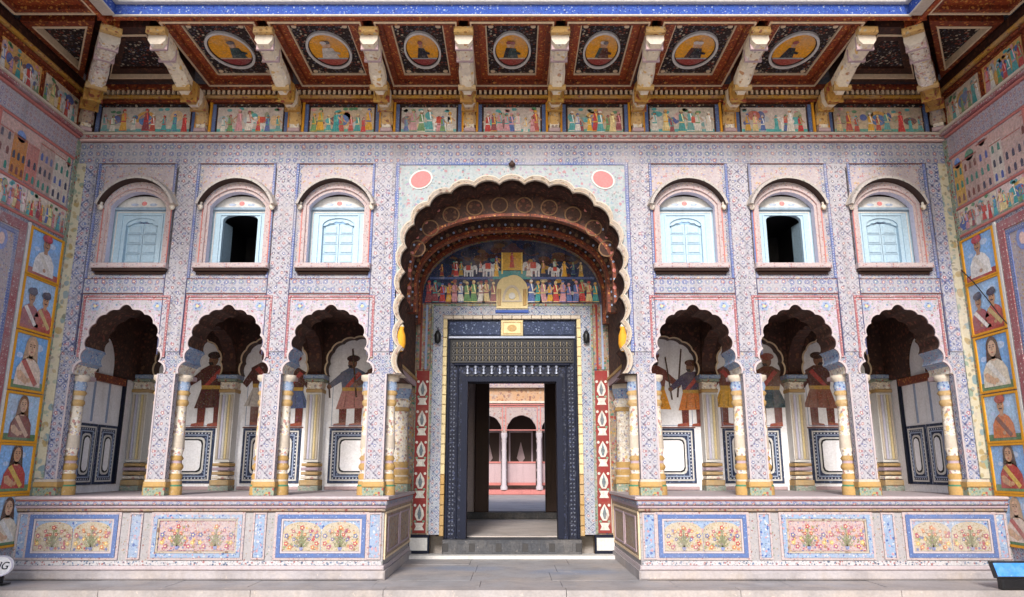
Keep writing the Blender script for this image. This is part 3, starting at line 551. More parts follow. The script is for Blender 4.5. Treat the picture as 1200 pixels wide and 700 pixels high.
# ================================================================== painting helpers
SKIN = [(0.55, 0.30, 0.17), (0.42, 0.22, 0.12), (0.62, 0.40, 0.26)]
CLO = [(0.55, 0.06, 0.06), (0.72, 0.40, 0.05), (0.05, 0.32, 0.33), (0.78, 0.74, 0.68), (0.10, 0.16, 0.42), (0.16, 0.32, 0.14), (0.62, 0.30, 0.34), (0.30, 0.07, 0.09), (0.75, 0.60, 0.30)]
def person(mb, u, v, h, rd, L=2, w=0.0, cl=None, tur=None, facing=None):
    """small standing painted figure"""
    c1 = cl or rd.choice(CLO); c2 = tur or rd.choice(CLO); sk = rd.choice(SKIN); d = facing or rd.choice((-1, 1))
    mb.pl([(u - 0.17 * h, v), (u + 0.17 * h, v), (u + 0.10 * h, v + 0.42 * h), (u + 0.12 * h, v + 0.76 * h), (u + 0.05 * h, v + 0.82 * h), (u - 0.05 * h, v + 0.82 * h), (u - 0.12 * h, v + 0.76 * h), (u - 0.10 * h, v + 0.42 * h)], c1, L, w)
    mb.pl([(u - 0.10 * h, v + 0.40 * h), (u + 0.10 * h, v + 0.40 * h), (u + 0.105 * h, v + 0.46 * h), (u - 0.105 * h, v + 0.46 * h)], c2, L + 1, w)
    mb.pl([(u + d * 0.08 * h, v + 0.74 * h), (u + d * 0.26 * h, v + 0.55 * h), (u + d * 0.23 * h, v + 0.51 * h), (u + d * 0.07 * h, v + 0.64 * h)], sk, L + 1, w)
    dk_ = tuple(0.5 * c for c in c1)
    for q in (-0.07, 0.0, 0.07): mb.pl([(u + q * h * 1.6 - 0.008 * h, v + 0.02 * h), (u + q * h * 1.6 + 0.008 * h, v + 0.02 * h), (u + q * h * 0.8, v + 0.38 * h)], dk_, L + 0.5, w)
    mb.rc(u - 0.165 * h, u + 0.165 * h, v + 0.01 * h, v + 0.04 * h, c2, L + 1, w)
    mb.pl([(u - 0.02 * h, v + 0.82 * h), (u + 0.03 * h, v + 0.82 * h), (u + 0.09 * h, v + 0.48 * h), (u + 0.05 * h, v + 0.48 * h)], tuple(min(1, 1.5 * c + 0.05) for c in c2), L + 0.8, w)
    mb.ell(u - d * 0.02 * h, v + 0.89 * h, 0.07 * h, 0.08 * h, (0.04, 0.025, 0.02), L + 0.9, 10, w)
    mb.ell(u + d * 0.01 * h, v + 0.88 * h, 0.062 * h, 0.075 * h, sk, L + 1, 10, w)
    mb.pl([(u - 0.075 * h, v + 0.90 * h), (u + 0.075 * h, v + 0.90 * h), (u + 0.06 * h, v + 0.97 * h), (u, v + 1.0 * h), (u - 0.06 * h, v + 0.97 * h)], c2, L + 2, w)
def elephant(mb, u, v, h, col, d=1, L=2, w=0.0):
    mb.ell(u, v + 0.6 * h, 0.42 * h, 0.28 * h, col, L, 18, w)
    for q in (-0.3, -0.12, 0.14, 0.3): mb.rc(u + q * h - 0.06 * h, u + q * h + 0.06 * h, v, v + 0.5 * h, col, L, w + 0.0004)
    mb.ell(u + d * 0.46 * h, v + 0.72 * h, 0.17 * h, 0.18 * h, col, L + 1, 14, w)
    mb.pl([(u + d * 0.52 * h, v + 0.7 * h), (u + d * 0.66 * h, v + 0.66 * h), (u + d * 0.64 * h, v + 0.2 * h), (u + d * 0.56 * h, v + 0.2 * h)], col, L + 2, w)
    mb.ell(u + d * 0.38 * h, v + 0.68 * h, 0.08 * h, 0.13 * h, tuple(0.75 * c for c in col), L + 3, 12, w)
    mb.rc(u - 0.2 * h, u + 0.14 * h, v + 0.5 * h, v + 0.88 * h, (0.55, 0.08, 0.06), L + 3, w)
def crowd(F, u0, u1, v0, v1, seed, bg=(0.72, 0.66, 0.56), ground=TEAL, n=5):
    rd = random.Random(seed); mb = MB(F); h = v1 - v0
    mb.rc(u0, u1, v0, v1, bg, 1); mb.rc(u0, u1, v0, v0 + 0.16 * h, ground, 2)
    k = rd.randrange(4)
    if k == 0: elephant(mb, u0 + (u1 - u0) * 0.7, v0 + 0.08 * h, 0.62 * h, (0.75, 0.72, 0.70), rd.choice((-1, 1)), 3); n -= 2
    if k == 1: mb.ell((u0 + u1) / 2, v0 + 0.55 * h, 0.13, 0.3 * h, (0.62, 0.36, 0.1), 2); mb.ell((u0 + u1) / 2, v0 + 0.5 * h, 0.09, 0.22 * h, (0.1, 0.2, 0.45), 3)
    for i_ in range(9):                          # hills, trees and awnings behind the figures
        u = rd.uniform(u0 + 0.05, u1 - 0.07); a_, b_ = rd.uniform(0.03, 0.09), rd.uniform(0.08, 0.22) * h
        mb.ell(min(max(u, u0 + a_), u1 - a_), v0 + h * rd.uniform(0.3, 0.75), a_, b_, rd.choice([(0.62, 0.42, 0.40), (0.45, 0.5, 0.55), TEAL, (0.55, 0.16, 0.12), (0.1, 0.14, 0.36), (0.35, 0.36, 0.25), (0.7, 0.5, 0.3), (0.2, 0.1, 0.1)]), 2 + i_ * 0.12, 12)
    for i_ in range(n + 3):
        u = u0 + (u1 - u0) * (i_ + 0.5 + rd.uniform(-0.3, 0.3)) / (n + 3); ph = h * rd.uniform(0.55, 0.9)
        person(mb, min(max(u, u0 + 0.2 * ph), u1 - 0.2 * ph), v0 + h * rd.uniform(0.02, 0.09), ph, rd, 4 + 3 * (i_ % 2), cl=rd.choice(CLO + [TEAL, TEAL, (0.7, 0.66, 0.62), (0.5, 0.1, 0.08)]))
    for i_ in range(6):
        u = rd.uniform(u0 + 0.03, u1 - 0.05); mb.ell(u, v0 + h * rd.uniform(0.8, 0.95), 0.035, 0.022, rd.choice([GREEN, TEAL, (0.62, 0.3, 0.3), (0.5, 0.5, 0.42)]), 2, 10)
    return mb
def bust(F, u0, u1, v0, v1, kind, seed, gcol):
    """framed half-figure portrait on a sky blue ground"""
    rd = random.Random(seed); mb = MB(F); h = v1 - v0; m = (u0 + u1) / 2; q = lambda a, b: (m + a * h, v0 + b * h)
    mb.rc(u0, u1, v0, v1, [(0.24, 0.46, 0.80), (0.34, 0.54, 0.80), (0.20, 0.42, 0.76), (0.40, 0.58, 0.78)][seed % 4], 1)
    mb.ell(m + 0.22 * h, v1 - 0.2 * h, 0.13 * h, 0.07 * h, (0.5, 0.62, 0.82), 2); mb.ell(m - 0.3 * h, v1 - 0.4 * h, 0.1 * h, 0.05 * h, (0.45, 0.58, 0.82), 2)
    mb.rc(u0, u1, v0, v0 + 0.14 * h, gcol, 4)
    def one(dx, s_, coat, sash, hair, skin, turban):
        s_ *= 1.14; Q = lambda a, b: (m + dx * h + a * h * s_, v0 + 0.06 * h + b * h * s_)
        mb.pl([Q(-0.34, 0), Q(0.34, 0), Q(0.31, 0.26), Q(0.2, 0.40), Q(0.08, 0.46), Q(-0.08, 0.46), Q(-0.2, 0.40), Q(-0.31, 0.26)], coat, 5)
        mb.pl([Q(-0.22, 0.38), Q(-0.12, 0.43), Q(0.26, 0.06), Q(0.18, 0.0)], sash, 6)
        mb.pl([Q(-0.30, 0.22), Q(-0.2, 0.24), Q(0.02, 0.10), Q(-0.04, 0.02), Q(-0.26, 0.10)], skin if turban is None else tuple(0.85 * c for c in coat), 6)
        mb.ell(*Q(0.02, 0.09), 0.05 * h * s_, 0.04 * h * s_, skin, 7, 10)
        mb.pl([Q(-0.06, 0.42), Q(0.06, 0.42), Q(0.05, 0.54), Q(-0.05, 0.54)], skin, 6)
        if turban is None: mb.ell(*Q(0, 0.63), 0.16 * h * s_, 0.19 * h * s_, hair, 6, 18); mb.pl([Q(-0.16, 0.62), Q(0.16, 0.62), Q(0.2, 0.38), Q(0.1, 0.44), Q(-0.1, 0.44), Q(-0.2, 0.38)], hair, 5)
        mb.ell(*Q(0, 0.62), 0.105 * h * s_, 0.135 * h * s_, skin, 7, 16)
        for e in (-0.045, 0.045): mb.ell(*Q(e, 0.645), 0.018 * h * s_, 0.012 * h * s_, (0.03, 0.02, 0.02), 8, 8); mb.rc(*[Q(e - 0.03, 0)[0], Q(e + 0.03, 0)[0]], Q(0, 0.672)[1], Q(0, 0.682)[1], (0.05, 0.03, 0.02), 8)
        mb.pl([Q(-0.012, 0.64), Q(0.012, 0.64), Q(0.02, 0.59), Q(-0.02, 0.59)], tuple(0.7 * c for c in skin), 8); mb.ell(*Q(0, 0.555), 0.03 * h * s_, 0.01 * h * s_, (0.4, 0.08, 0.07), 8, 8)
        if turban: mb.ell(*Q(0, 0.745), 0.16 * h * s_, 0.085 * h * s_, turban, 8, 18); mb.ell(*Q(0.05, 0.785), 0.09 * h * s_, 0.06 * h * s_, tuple(min(1, 1.25 * c) for c in turban), 9, 14); mb.pl([Q(-0.07, 0.575), Q(0.07, 0.575), Q(0.03, 0.555), Q(-0.03, 0.555)], (0.04, 0.03, 0.03), 9)
    if kind == 0: one(0, 1.0, (0.78, 0.76, 0.74), (0.7, 0.66, 0.6), (0.05, 0.03, 0.02), SKIN[1], (0.42, 0.06, 0.08))
    elif kind == 1:
        one(-0.22, 0.8, (0.35, 0.10, 0.12), (0.75, 0.7, 0.66), (0.05, 0.03, 0.02), SKIN[1], (0.06, 0.07, 0.12)); one(0.22, 0.8, (0.5, 0.12, 0.10), (0.6, 0.45, 0.2), (0.05, 0.03, 0.02), SKIN[0], (0.08, 0.07, 0.10))
    elif kind == 2: one(0, 1.0, (0.72, 0.58, 0.48), (0.45, 0.12, 0.1), (0.5, 0.34, 0.22), SKIN[2], None)
    elif kind == 3: one(0, 1.0, (0.22, 0.07, 0.06), (0.66, 0.46, 0.33), (0.20, 0.09, 0.03), SKIN[2], None)
    elif kind == 4: one(0.03, 1.05, (0.42, 0.06, 0.05), (0.62, 0.42, 0.1), (0.06, 0.03, 0.02), SKIN[0], None)
    elif kind == 5: one(0, 1.0, (0.62, 0.18, 0.05), (0.2, 0.08, 0.06), (0.12, 0.05, 0.03), SKIN[0], (0.40, 0.10, 0.07))
    else: one(0, 1.0, (0.70, 0.62, 0.50), (0.72, 0.7, 0.66), (0.10, 0.05, 0.03), SKIN[2], None)
    return mb
def bouquet(mb, u, v, w_, h, rd, L=1, w=0.0):
    """a symmetrical spray of stems, leaves and flowers"""
    st = (0.16, 0.16, 0.09); cols = [(0.36, 0.05, 0.06), (0.44, 0.16, 0.08), (0.32, 0.08, 0.14), (0.10, 0.12, 0.28), (0.52, 0.34, 0.12)]
    for i_ in range(26):                         # small scattered blossoms and leaves behind the spray
        x1 = u + rd.uniform(-0.46, 0.46) * w_; y1 = v + h * rd.uniform(0.03, 0.72 if abs(x1 - u) > 0.3 * w_ else 0.88); r_ = rd.uniform(0.035, 0.07) * h
        mb.face([(x1 + r_ * (1 + 0.35 * math.cos(5 * q)) * math.cos(q), y1 + r_ * (1 + 0.35 * math.cos(5 * q)) * math.sin(q), w + (0.3 + 0.02 * i_) * 0.0016) for q in [6.2832 * k / 15 for k in range(15)]], 'paint', rd.choice([(0.34, 0.07, 0.07), (0.20, 0.22, 0.10), (0.42, 0.20, 0.10), (0.30, 0.10, 0.14), (0.14, 0.16, 0.28), (0.52, 0.34, 0.12), (0.24, 0.14, 0.08)]))
    mb.pl([(u - 0.05 * h, v), (u + 0.05 * h, v), (u + 0.09 * h, v + 0.12 * h), (u - 0.09 * h, v + 0.12 * h)], (0.16, 0.18, 0.34), L + 2, w)
    tips = [(0.0, 0.86), (0.22, 0.72), (0.40, 0.55), (0.20, 0.42), (0.40, 0.26), (0.08, 0.6), (0.30, 0.12)]
    for i_, (tx, ty) in enumerate(tips):
        c_ = cols[(i_ + rd.randrange(2)) % 5]
        for sg_ in ((-1, 1) if tx else (1,)):
            x1, y1 = u + sg_ * tx * w_, v + ty * h; mx, my = u + sg_ * tx * w_ * 0.35, v + ty * h * 0.75 + 0.05 * h
            for (ax, ay), (bx_, by) in (((u, v + 0.1 * h), (mx, my)), ((mx, my), (x1, y1))):
                mb.pl([(ax - 0.006, ay), (ax + 0.006, ay), (bx_ + 0.006, by), (bx_ - 0.006, by)], st, L + 0.2 * (i_ % 3), w)
            r_ = (0.075 if i_ % 2 == 0 else 0.055) * h * 1.05
            mb.face([(x1 + r_ * (1 + 0.3 * math.cos(5 * q)) * math.cos(q), y1 + r_ * (1 + 0.3 * math.cos(5 * q)) * math.sin(q), w + (L + 2) * 0.0016) for q in [6.2832 * k / 20 for k in range(20)]], 'paint', c_)
            mb.ell(x1, y1, r_ * 0.4, r_ * 0.4, (0.70, 0.55, 0.28), L + 3, 8, w)
            for e in (-1, 1): mb.pl([(mx, my), (mx + e * 0.05 * h, my + 0.02 * h), (mx + e * 0.09 * h, my + 0.09 * h), (mx + e * 0.03 * h, my + 0.06 * h)], (0.22, 0.24, 0.13), L + 1, w)
def city(F, u0, u1, v0, v1, seed, rows=3):
    """painted town: stacked pale facades with rows of little arched windows"""
    rd = random.Random(seed); mb = MB(F); mb.rc(u0, u1, v0, v1, (0.56, 0.36, 0.32), 1)
    u = u0
    while u < u1 - 0.05:
        wd = min(rd.uniform(0.16, 0.34), u1 - u); h = (v1 - v0) * rd.uniform(0.72, 0.98); col = rd.choice([(0.52, 0.36, 0.32), (0.58, 0.34, 0.09), (0.48, 0.19, 0.16), (0.60, 0.52, 0.45), (0.50, 0.20, 0.05), (0.46, 0.32, 0.28)])
        mb.rc(u, u + wd - 0.01, v0, v0 + h, col, 2); mb.rc(u, u + wd - 0.01, v0 + h - 0.03, v0 + h - 0.015, (0.4, 0.12, 0.1), 3)
        if rd.random() < 0.35: mb.ell(u + wd / 2, v0 + h, wd * 0.3, 0.07, rd.choice([(0.16, 0.28, 0.6), (0.5, 0.4, 0.4), (0.1, 0.3, 0.2)]), 2)
        nw = max(1, int(wd / 0.085)); 
        for r_ in range(rows):
            z = v0 + 0.03 + r_ * (v1 - v0) * 0.27; hh = (v1 - v0) * 0.15; dk = rd.choice([(0.06, 0.06, 0.1), (0.08, 0.12, 0.35), (0.2, 0.07, 0.06), (0.05, 0.22, 0.18)])
            if z + hh > v0 + h - 0.03: break
            for k in range(nw):
                c = u + (wd - 0.01) * (k + 0.5) / nw
                mb.pl([(c - 0.022, z), (c + 0.022, z), (c + 0.022, z + hh * 0.7), (c + 0.012, z + hh * 0.93), (c, z + hh), (c - 0.012, z + hh * 0.93), (c - 0.022, z + hh * 0.7)], dk, 3)
        u += wd
    return mb

# ================================================================== galleries behind the arches
def make_gallery(sg):
    nm = 'left' if sg < 0 else 'right'
    ga = thing('gallery', f'shaded arcade gallery with white painted back wall behind the {nm} arches', 'gallery', (sg * 3.5, 1.4, ZP))
    X = lambda a, b: (min(sg * a, sg * b), max(sg * a, sg * b))
    a, b = X(1.46, SX)
    put('back_wall', MB().box(a, b, ZP, 3.4, -2.5, -2.2, 'white_wall'), ga)
    put('ceiling', MB().box(a, b, 3.36, 3.45, -2.2, -0.452, 'vault_brown'), ga)
    a1, b1 = X(1.72, SX)
    poly = [(a1, 2.56)]
    ctr = sorted(sg * c for c in (2.27, 3.55, 4.83))
    for c in ctr: poly += foils(base_path(0.47, 2.75, 0.36, 2.56, 2.2, cu=c), 9, 0.16, 6)
    poly += [(b1, 2.56), (b1, 3.36), (a1, 3.36)]
    put('blind_arcade', MB().plate(poly, [], -2.2, -2.03, 'vault_brown', 'brown_dark'), ga)
    for c in ctr:                              # pale line that follows each blind arch
        q = foils(base_path(0.47, 2.75, 0.36, 2.56, 2.2, cu=c), 9, 0.16, 6); qo = foils(base_path(0.47, 2.75, 0.36, 2.56, 2.2, cu=c), 9, 0.16, 6, 0.022)
        put('arch_line', MB().plate([(p[0], max(2.56, p[1])) for p in qo] + q[::-1], [], -2.03, -2.022, 'cream_line'), ga)
    for k, px in enumerate(PIERS):
        cx = sg * px; at = (cx, 0, 0); hw = 0.11
        pi_ = put('pilaster', MB().box(-hw, hw, 1.30, 2.30, -2.2, -1.99, 'cream_white'), ga, at)
        mb = MB()
        for j in range(5): uu = -hw + 0.03 + j * (2 * hw - 0.06) / 4; mb.box(uu - 0.016, uu + 0.016, 1.34, 2.27, -1.99, -1.965, ['cream', 'lavender', 'cream_white', 'yellow_pale', 'cream'][j], ch=0.01)
        put('fluting', mb, pi_, at)
        mb = MB().box(-hw - 0.03, hw + 0.03, ZP, 0.97, -2.2, -1.93, 'green_floral').box(-hw - 0.025, hw + 0.025, 0.972, 1.05, -2.2, -1.94, 'gold', ch=0.01)
        for j in range(4): mb.box(-hw - 0.012, hw + 0.012, 1.06 + j * 0.06, 1.105 + j * 0.06, -2.2, -1.955 - 0.008 * (j % 2), ['cream_gold', 'gold', 'mauve', 'gold'][j], ch=0.012)
        put('pilaster_base', mb, pi_, at)
        mb = MB().box(-hw - 0.01, hw + 0.01, 2.302, 2.35, -2.2, -1.96, 'gold', ch=0.012).box(-hw, hw, 2.352, 2.46, -2.2, -1.975, 'cream_gold', ch=0.01).box(-hw - 0.03, hw + 0.03, 2.462, 2.50, -2.2, -1.93, 'green_floral', ch=0.01).box(-hw - 0.045, hw + 0.045, 2.502, 2.558, -2.2, -1.91, 'sky_blue_floral', ch=0.01)
        put('capital', mb, pi_, at)
        if k < 3:                              # cross arch from pilaster to pier
            A = base_path(0.72, 2.70, 0.42, 2.562, 2.2, cu=0.0)
            hole = foils(A, 9, 0.14, 5)
            poly = [(-0.76, 2.562)] + hole + [(0.76, 2.562), (0.76, 3.36), (-0.76, 3.36)]
            Fx = lambda u, v, w, cx=cx: (w, 1.235 + u, v)
            if k > 0: put('cross_arch', MB(Fx).plate(poly, [], -0.09, 0.09, 'vault_brown', 'brown_dark', True), ga, (cx, 0, 0))
            mb = MB(lambda u, v, w: (u, 0.47 + w, v)).box(-0.1, 0.1, 2.40, 2.60, 0.0, 0.12, 'mud_pink')
    # dado panels on the back wall
    def dado(F, u0, u1, par):
        d = put('dado_panel', MB(F).box(u0, u1, 1.00, 1.79, 0.0, 0.018, 'slate_paint'), par)
        put('dado_border', MB(F).frame(u0 + 0.035, u1 - 0.035, 1.035, 1.755, 0.02, 0.018, 0.026, 'cream_white').frame(u0 + 0.09, u1 - 0.09, 1.09, 1.70, 0.016, 0.018, 0.026, 'grey_blue'), d)
        c = 0.06
        def oct_(m_): a, b, e, f_ = u0 + m_, u1 - m_, 1.0 + m_, 1.79 - m_; return [(a + c, e), (b - c, e), (b - c * .3, e + c * .3), (b, e + c), (b, f_ - c), (b - c * .3, f_ - c * .3), (b - c, f_), (a + c, f_), (a + c * .3, f_ - c * .3), (a, f_ - c), (a, e + c), (a + c * .3, e + c * .3)]
        mb = MB(F)
        for q in range(int((u1 - u0 - 0.12) / 0.05) + 1):
            for z_ in (1.072, 1.718): mb.ell(u0 + 0.075 + q * 0.05, z_, 0.011, 0.011, (0.55, 0.58, 0.66), 1, 8, 0.018)
        for q in range(12):
            for u_ in (u0 + 0.072, u1 - 0.072): mb.ell(u_, 1.12 + q * 0.05, 0.011, 0.011, (0.55, 0.58, 0.66), 1, 8, 0.018)
        put('dado_dots', mb, d, kind='stuff')
        if u1 - u0 > 0.45: put('dado_field', MB(F).plate(oct_(0.13), [], 0.018, 0.024, 'cream_white').plate(oct_(0.155), [], 0.024, 0.028, 'black').plate(oct_(0.175), [], 0.028, 0.033, 'white_wall'), d)
    for c in ctr: dado(FR(0, 2.2), c - 0.43, c + 0.43, ga)
    for c in ctr: put('skirting', MB().box(c - 0.46, c + 0.46, ZP, 0.955, -2.2, -2.15, 'mud_pink', ch=0.01), ga)
    for c in ctr:
        put('wall_border', MB(FR(0, 2.2)).box(c - 0.45, c + 0.45, 1.795, 1.812, 0.0, 0.008, 'brown_line').frame(c - 0.42, c + 0.42, 1.83, 2.52, 0.008, 0.0, 0.004, 'grey_blue'), ga)
    # end wall towards the side of the court: a little doorway with its own blind arch
    Fe = FL(-SX + 0.004, 0, 0) if sg < 0 else FRT(SX - 0.004, 0, 0)
    e0, e1 = (0.47, 2.2) if sg < 0 else (-2.2, -0.47)
    put('end_wall', MB(Fe).box(e0, e1, ZP, 3.36, 0.0, 0.02, 'white_wall'), ga)
    e0, e1 = (0.60, 1.75) if sg < 0 else (-1.75, -0.60)
    dado(lambda u, v, w: Fe(u, v, w + 0.02), e0 + 0.08, (e0 + e1) / 2 - 0.02, ga); dado(lambda u, v, w: Fe(u, v, w + 0.02), (e0 + e1) / 2 + 0.02, e1 - 0.08, ga)
    put('end_frame', MB(Fe).box(e0, e0 + 0.05, 1.0, 2.5, 0.02, 0.06, 'slate').box(e1 - 0.05, e1, 1.0, 2.5, 0.02, 0.06, 'slate').box(e0 + 0.051, e1 - 0.051, 2.36, 2.46, 0.02, 0.07, 'brown_paint').box((e0 + e1) / 2 - 0.2, (e0 + e1) / 2 - 0.17, 1.82, 2.355, 0.02, 0.035, 'grey_blue').box((e0 + e1) / 2 + 0.17, (e0 + e1) / 2 + 0.2, 1.82, 2.355, 0.02, 0.035, 'grey_blue'), ga)
    m = (e0 + e1) / 2; q = [(m + (x_), z_) for x_, z_ in base_path(0.24, 2.62, 0.36, 2.47, 1.7)]
    E0, E1 = (0.46, 2.03) if sg < 0 else (-2.03, -0.46)
    put('end_arch', MB(Fe).plate([(E0, 2.47)] + q + [(E1, 2.47), (E1, 3.355), (E0, 3.355)], [], 0.02, 0.08, 'vault_brown', 'vault_brown'), ga)
    # standing figures painted on the back wall
    def fig(u, v0, h, coat, low, head, seed, d=1, boots=True):
        mb = MB(FR(0, 2.2 - 0.014 * (seed % 2))); Q = lambda a, b: (u + d * a * h, v0 + b * h); sk = (0.22, 0.10, 0.06)
        for s_ in (-0.10, 0.12):
            if boots: mb.pl([Q(s_ - 0.05, 0.04), Q(s_ + 0.05, 0.04), Q(s_ + 0.055, 0.30), Q(s_ - 0.055, 0.30)], (0.14, 0.03, 0.02), 1); mb.pl([Q(s_ - 0.05, 0.0), Q(s_ + 0.13, 0.0), Q(s_ + 0.12, 0.035), Q(s_ - 0.05, 0.06)], (0.3, 0.07, 0.04), 2)
        mb.pl([Q(-0.24, 0.26), Q(0.22, 0.24), Q(0.14, 0.52), Q(0.17, 0.76), Q(0.06, 0.83), Q(-0.06, 0.83), Q(-0.17, 0.76), Q(-0.13, 0.52)], low, 3)
        mb.pl([Q(-0.14, 0.50), Q(0.14, 0.50), Q(0.18, 0.76), Q(0.06, 0.83), Q(-0.06, 0.83), Q(-0.18, 0.76)], coat, 4)
        mb.pl([Q(0.14, 0.78), Q(0.34, 0.60), Q(0.30, 0.54), Q(0.11, 0.66)], coat, 5); mb.ell(*Q(0.33, 0.56), 0.035 * h, 0.035 * h, sk, 6, 10)
        mb.pl([Q(-0.15, 0.77), Q(-0.28, 0.56), Q(-0.22, 0.50), Q(-0.1, 0.66)], coat, 5)
        mb.pl([Q(0.30, 0.40), Q(0.325, 0.40), Q(0.40, 1.05), Q(0.38, 1.06)], (0.08, 0.04, 0.03), 5)
        mb.pl([Q(-0.14, 0.50), Q(0.14, 0.50), Q(0.145, 0.55), Q(-0.145, 0.55)], (0.5, 0.3, 0.06), 6); mb.pl([Q(-0.13, 0.74), Q(-0.08, 0.78), Q(0.12, 0.54), Q(0.07, 0.52)], (0.42, 0.06, 0.05), 5.5)
        for q in (-0.12, -0.03, 0.07): mb.pl([Q(q * 1.5 - 0.012, 0.27), Q(q * 1.5 + 0.012, 0.27), Q(q, 0.5)], tuple(0.55 * k for k in low), 4.5)
        mb.ell(*Q(0.01, 0.90), 0.065 * h, 0.08 * h, sk, 5, 14); mb.ell(*Q(0, 0.965), 0.095 * h, 0.05 * h, head, 6, 14)
        mb.pl([Q(0.02, 0.87), Q(0.08, 0.87), Q(0.06, 0.83), Q(0.0, 0.83)], (0.03, 0.02, 0.02), 6)
        put('painted_figure', mb, ga)
    dk = (0.10, 0.03, 0.025)
    if sg < 0:
        fig(-4.50, 1.82, 1.10, dk, dk, (0.05, 0.02, 0.02), 1, -1); fig(-3.73, 1.82, 1.15, dk, (0.55, 0.50, 0.46), (0.25, 0.05, 0.04), 2)
        fig(-3.28, 1.82, 1.05, dk, (0.1, 0.14, 0.3), (0.3, 0.05, 0.04), 3, -1); fig(-2.40, 1.82, 1.05, (0.10, 0.12, 0.2), (0.45, 0.2, 0.18), (0.05, 0.02, 0.02), 4, -1); fig(-1.98, 1.80, 1.12, (0.14, 0.05, 0.04), (0.52, 0.60, 0.72), (0.08, 0.03, 0.02), 5, -1, False)
    else:
        fig(2.13, 1.80, 1.12, (0.20, 0.06, 0.045), (0.72, 0.30, 0.02), (0.18, 0.05, 0.04), 6, 1, False); fig(2.70, 1.82, 0.98, (0.08, 0.06, 0.12), (0.6, 0.2, 0.05), (0.1, 0.03, 0.02), 7, -1)
        fig(3.28, 1.82, 1.1, (0.15, 0.05, 0.04), (0.62, 0.34, 0.05), (0.06, 0.10, 0.3), 8); fig(3.86, 1.82, 1.08, (0.14, 0.05, 0.03), (0.05, 0.09, 0.12), (0.3, 0.06, 0.04), 9, -1); fig(4.62, 1.82, 1.1, dk, (0.25, 0.08, 0.05), (0.06, 0.03, 0.02), 10, 1)
    return ga
make_gallery(-1); make_gallery(1)

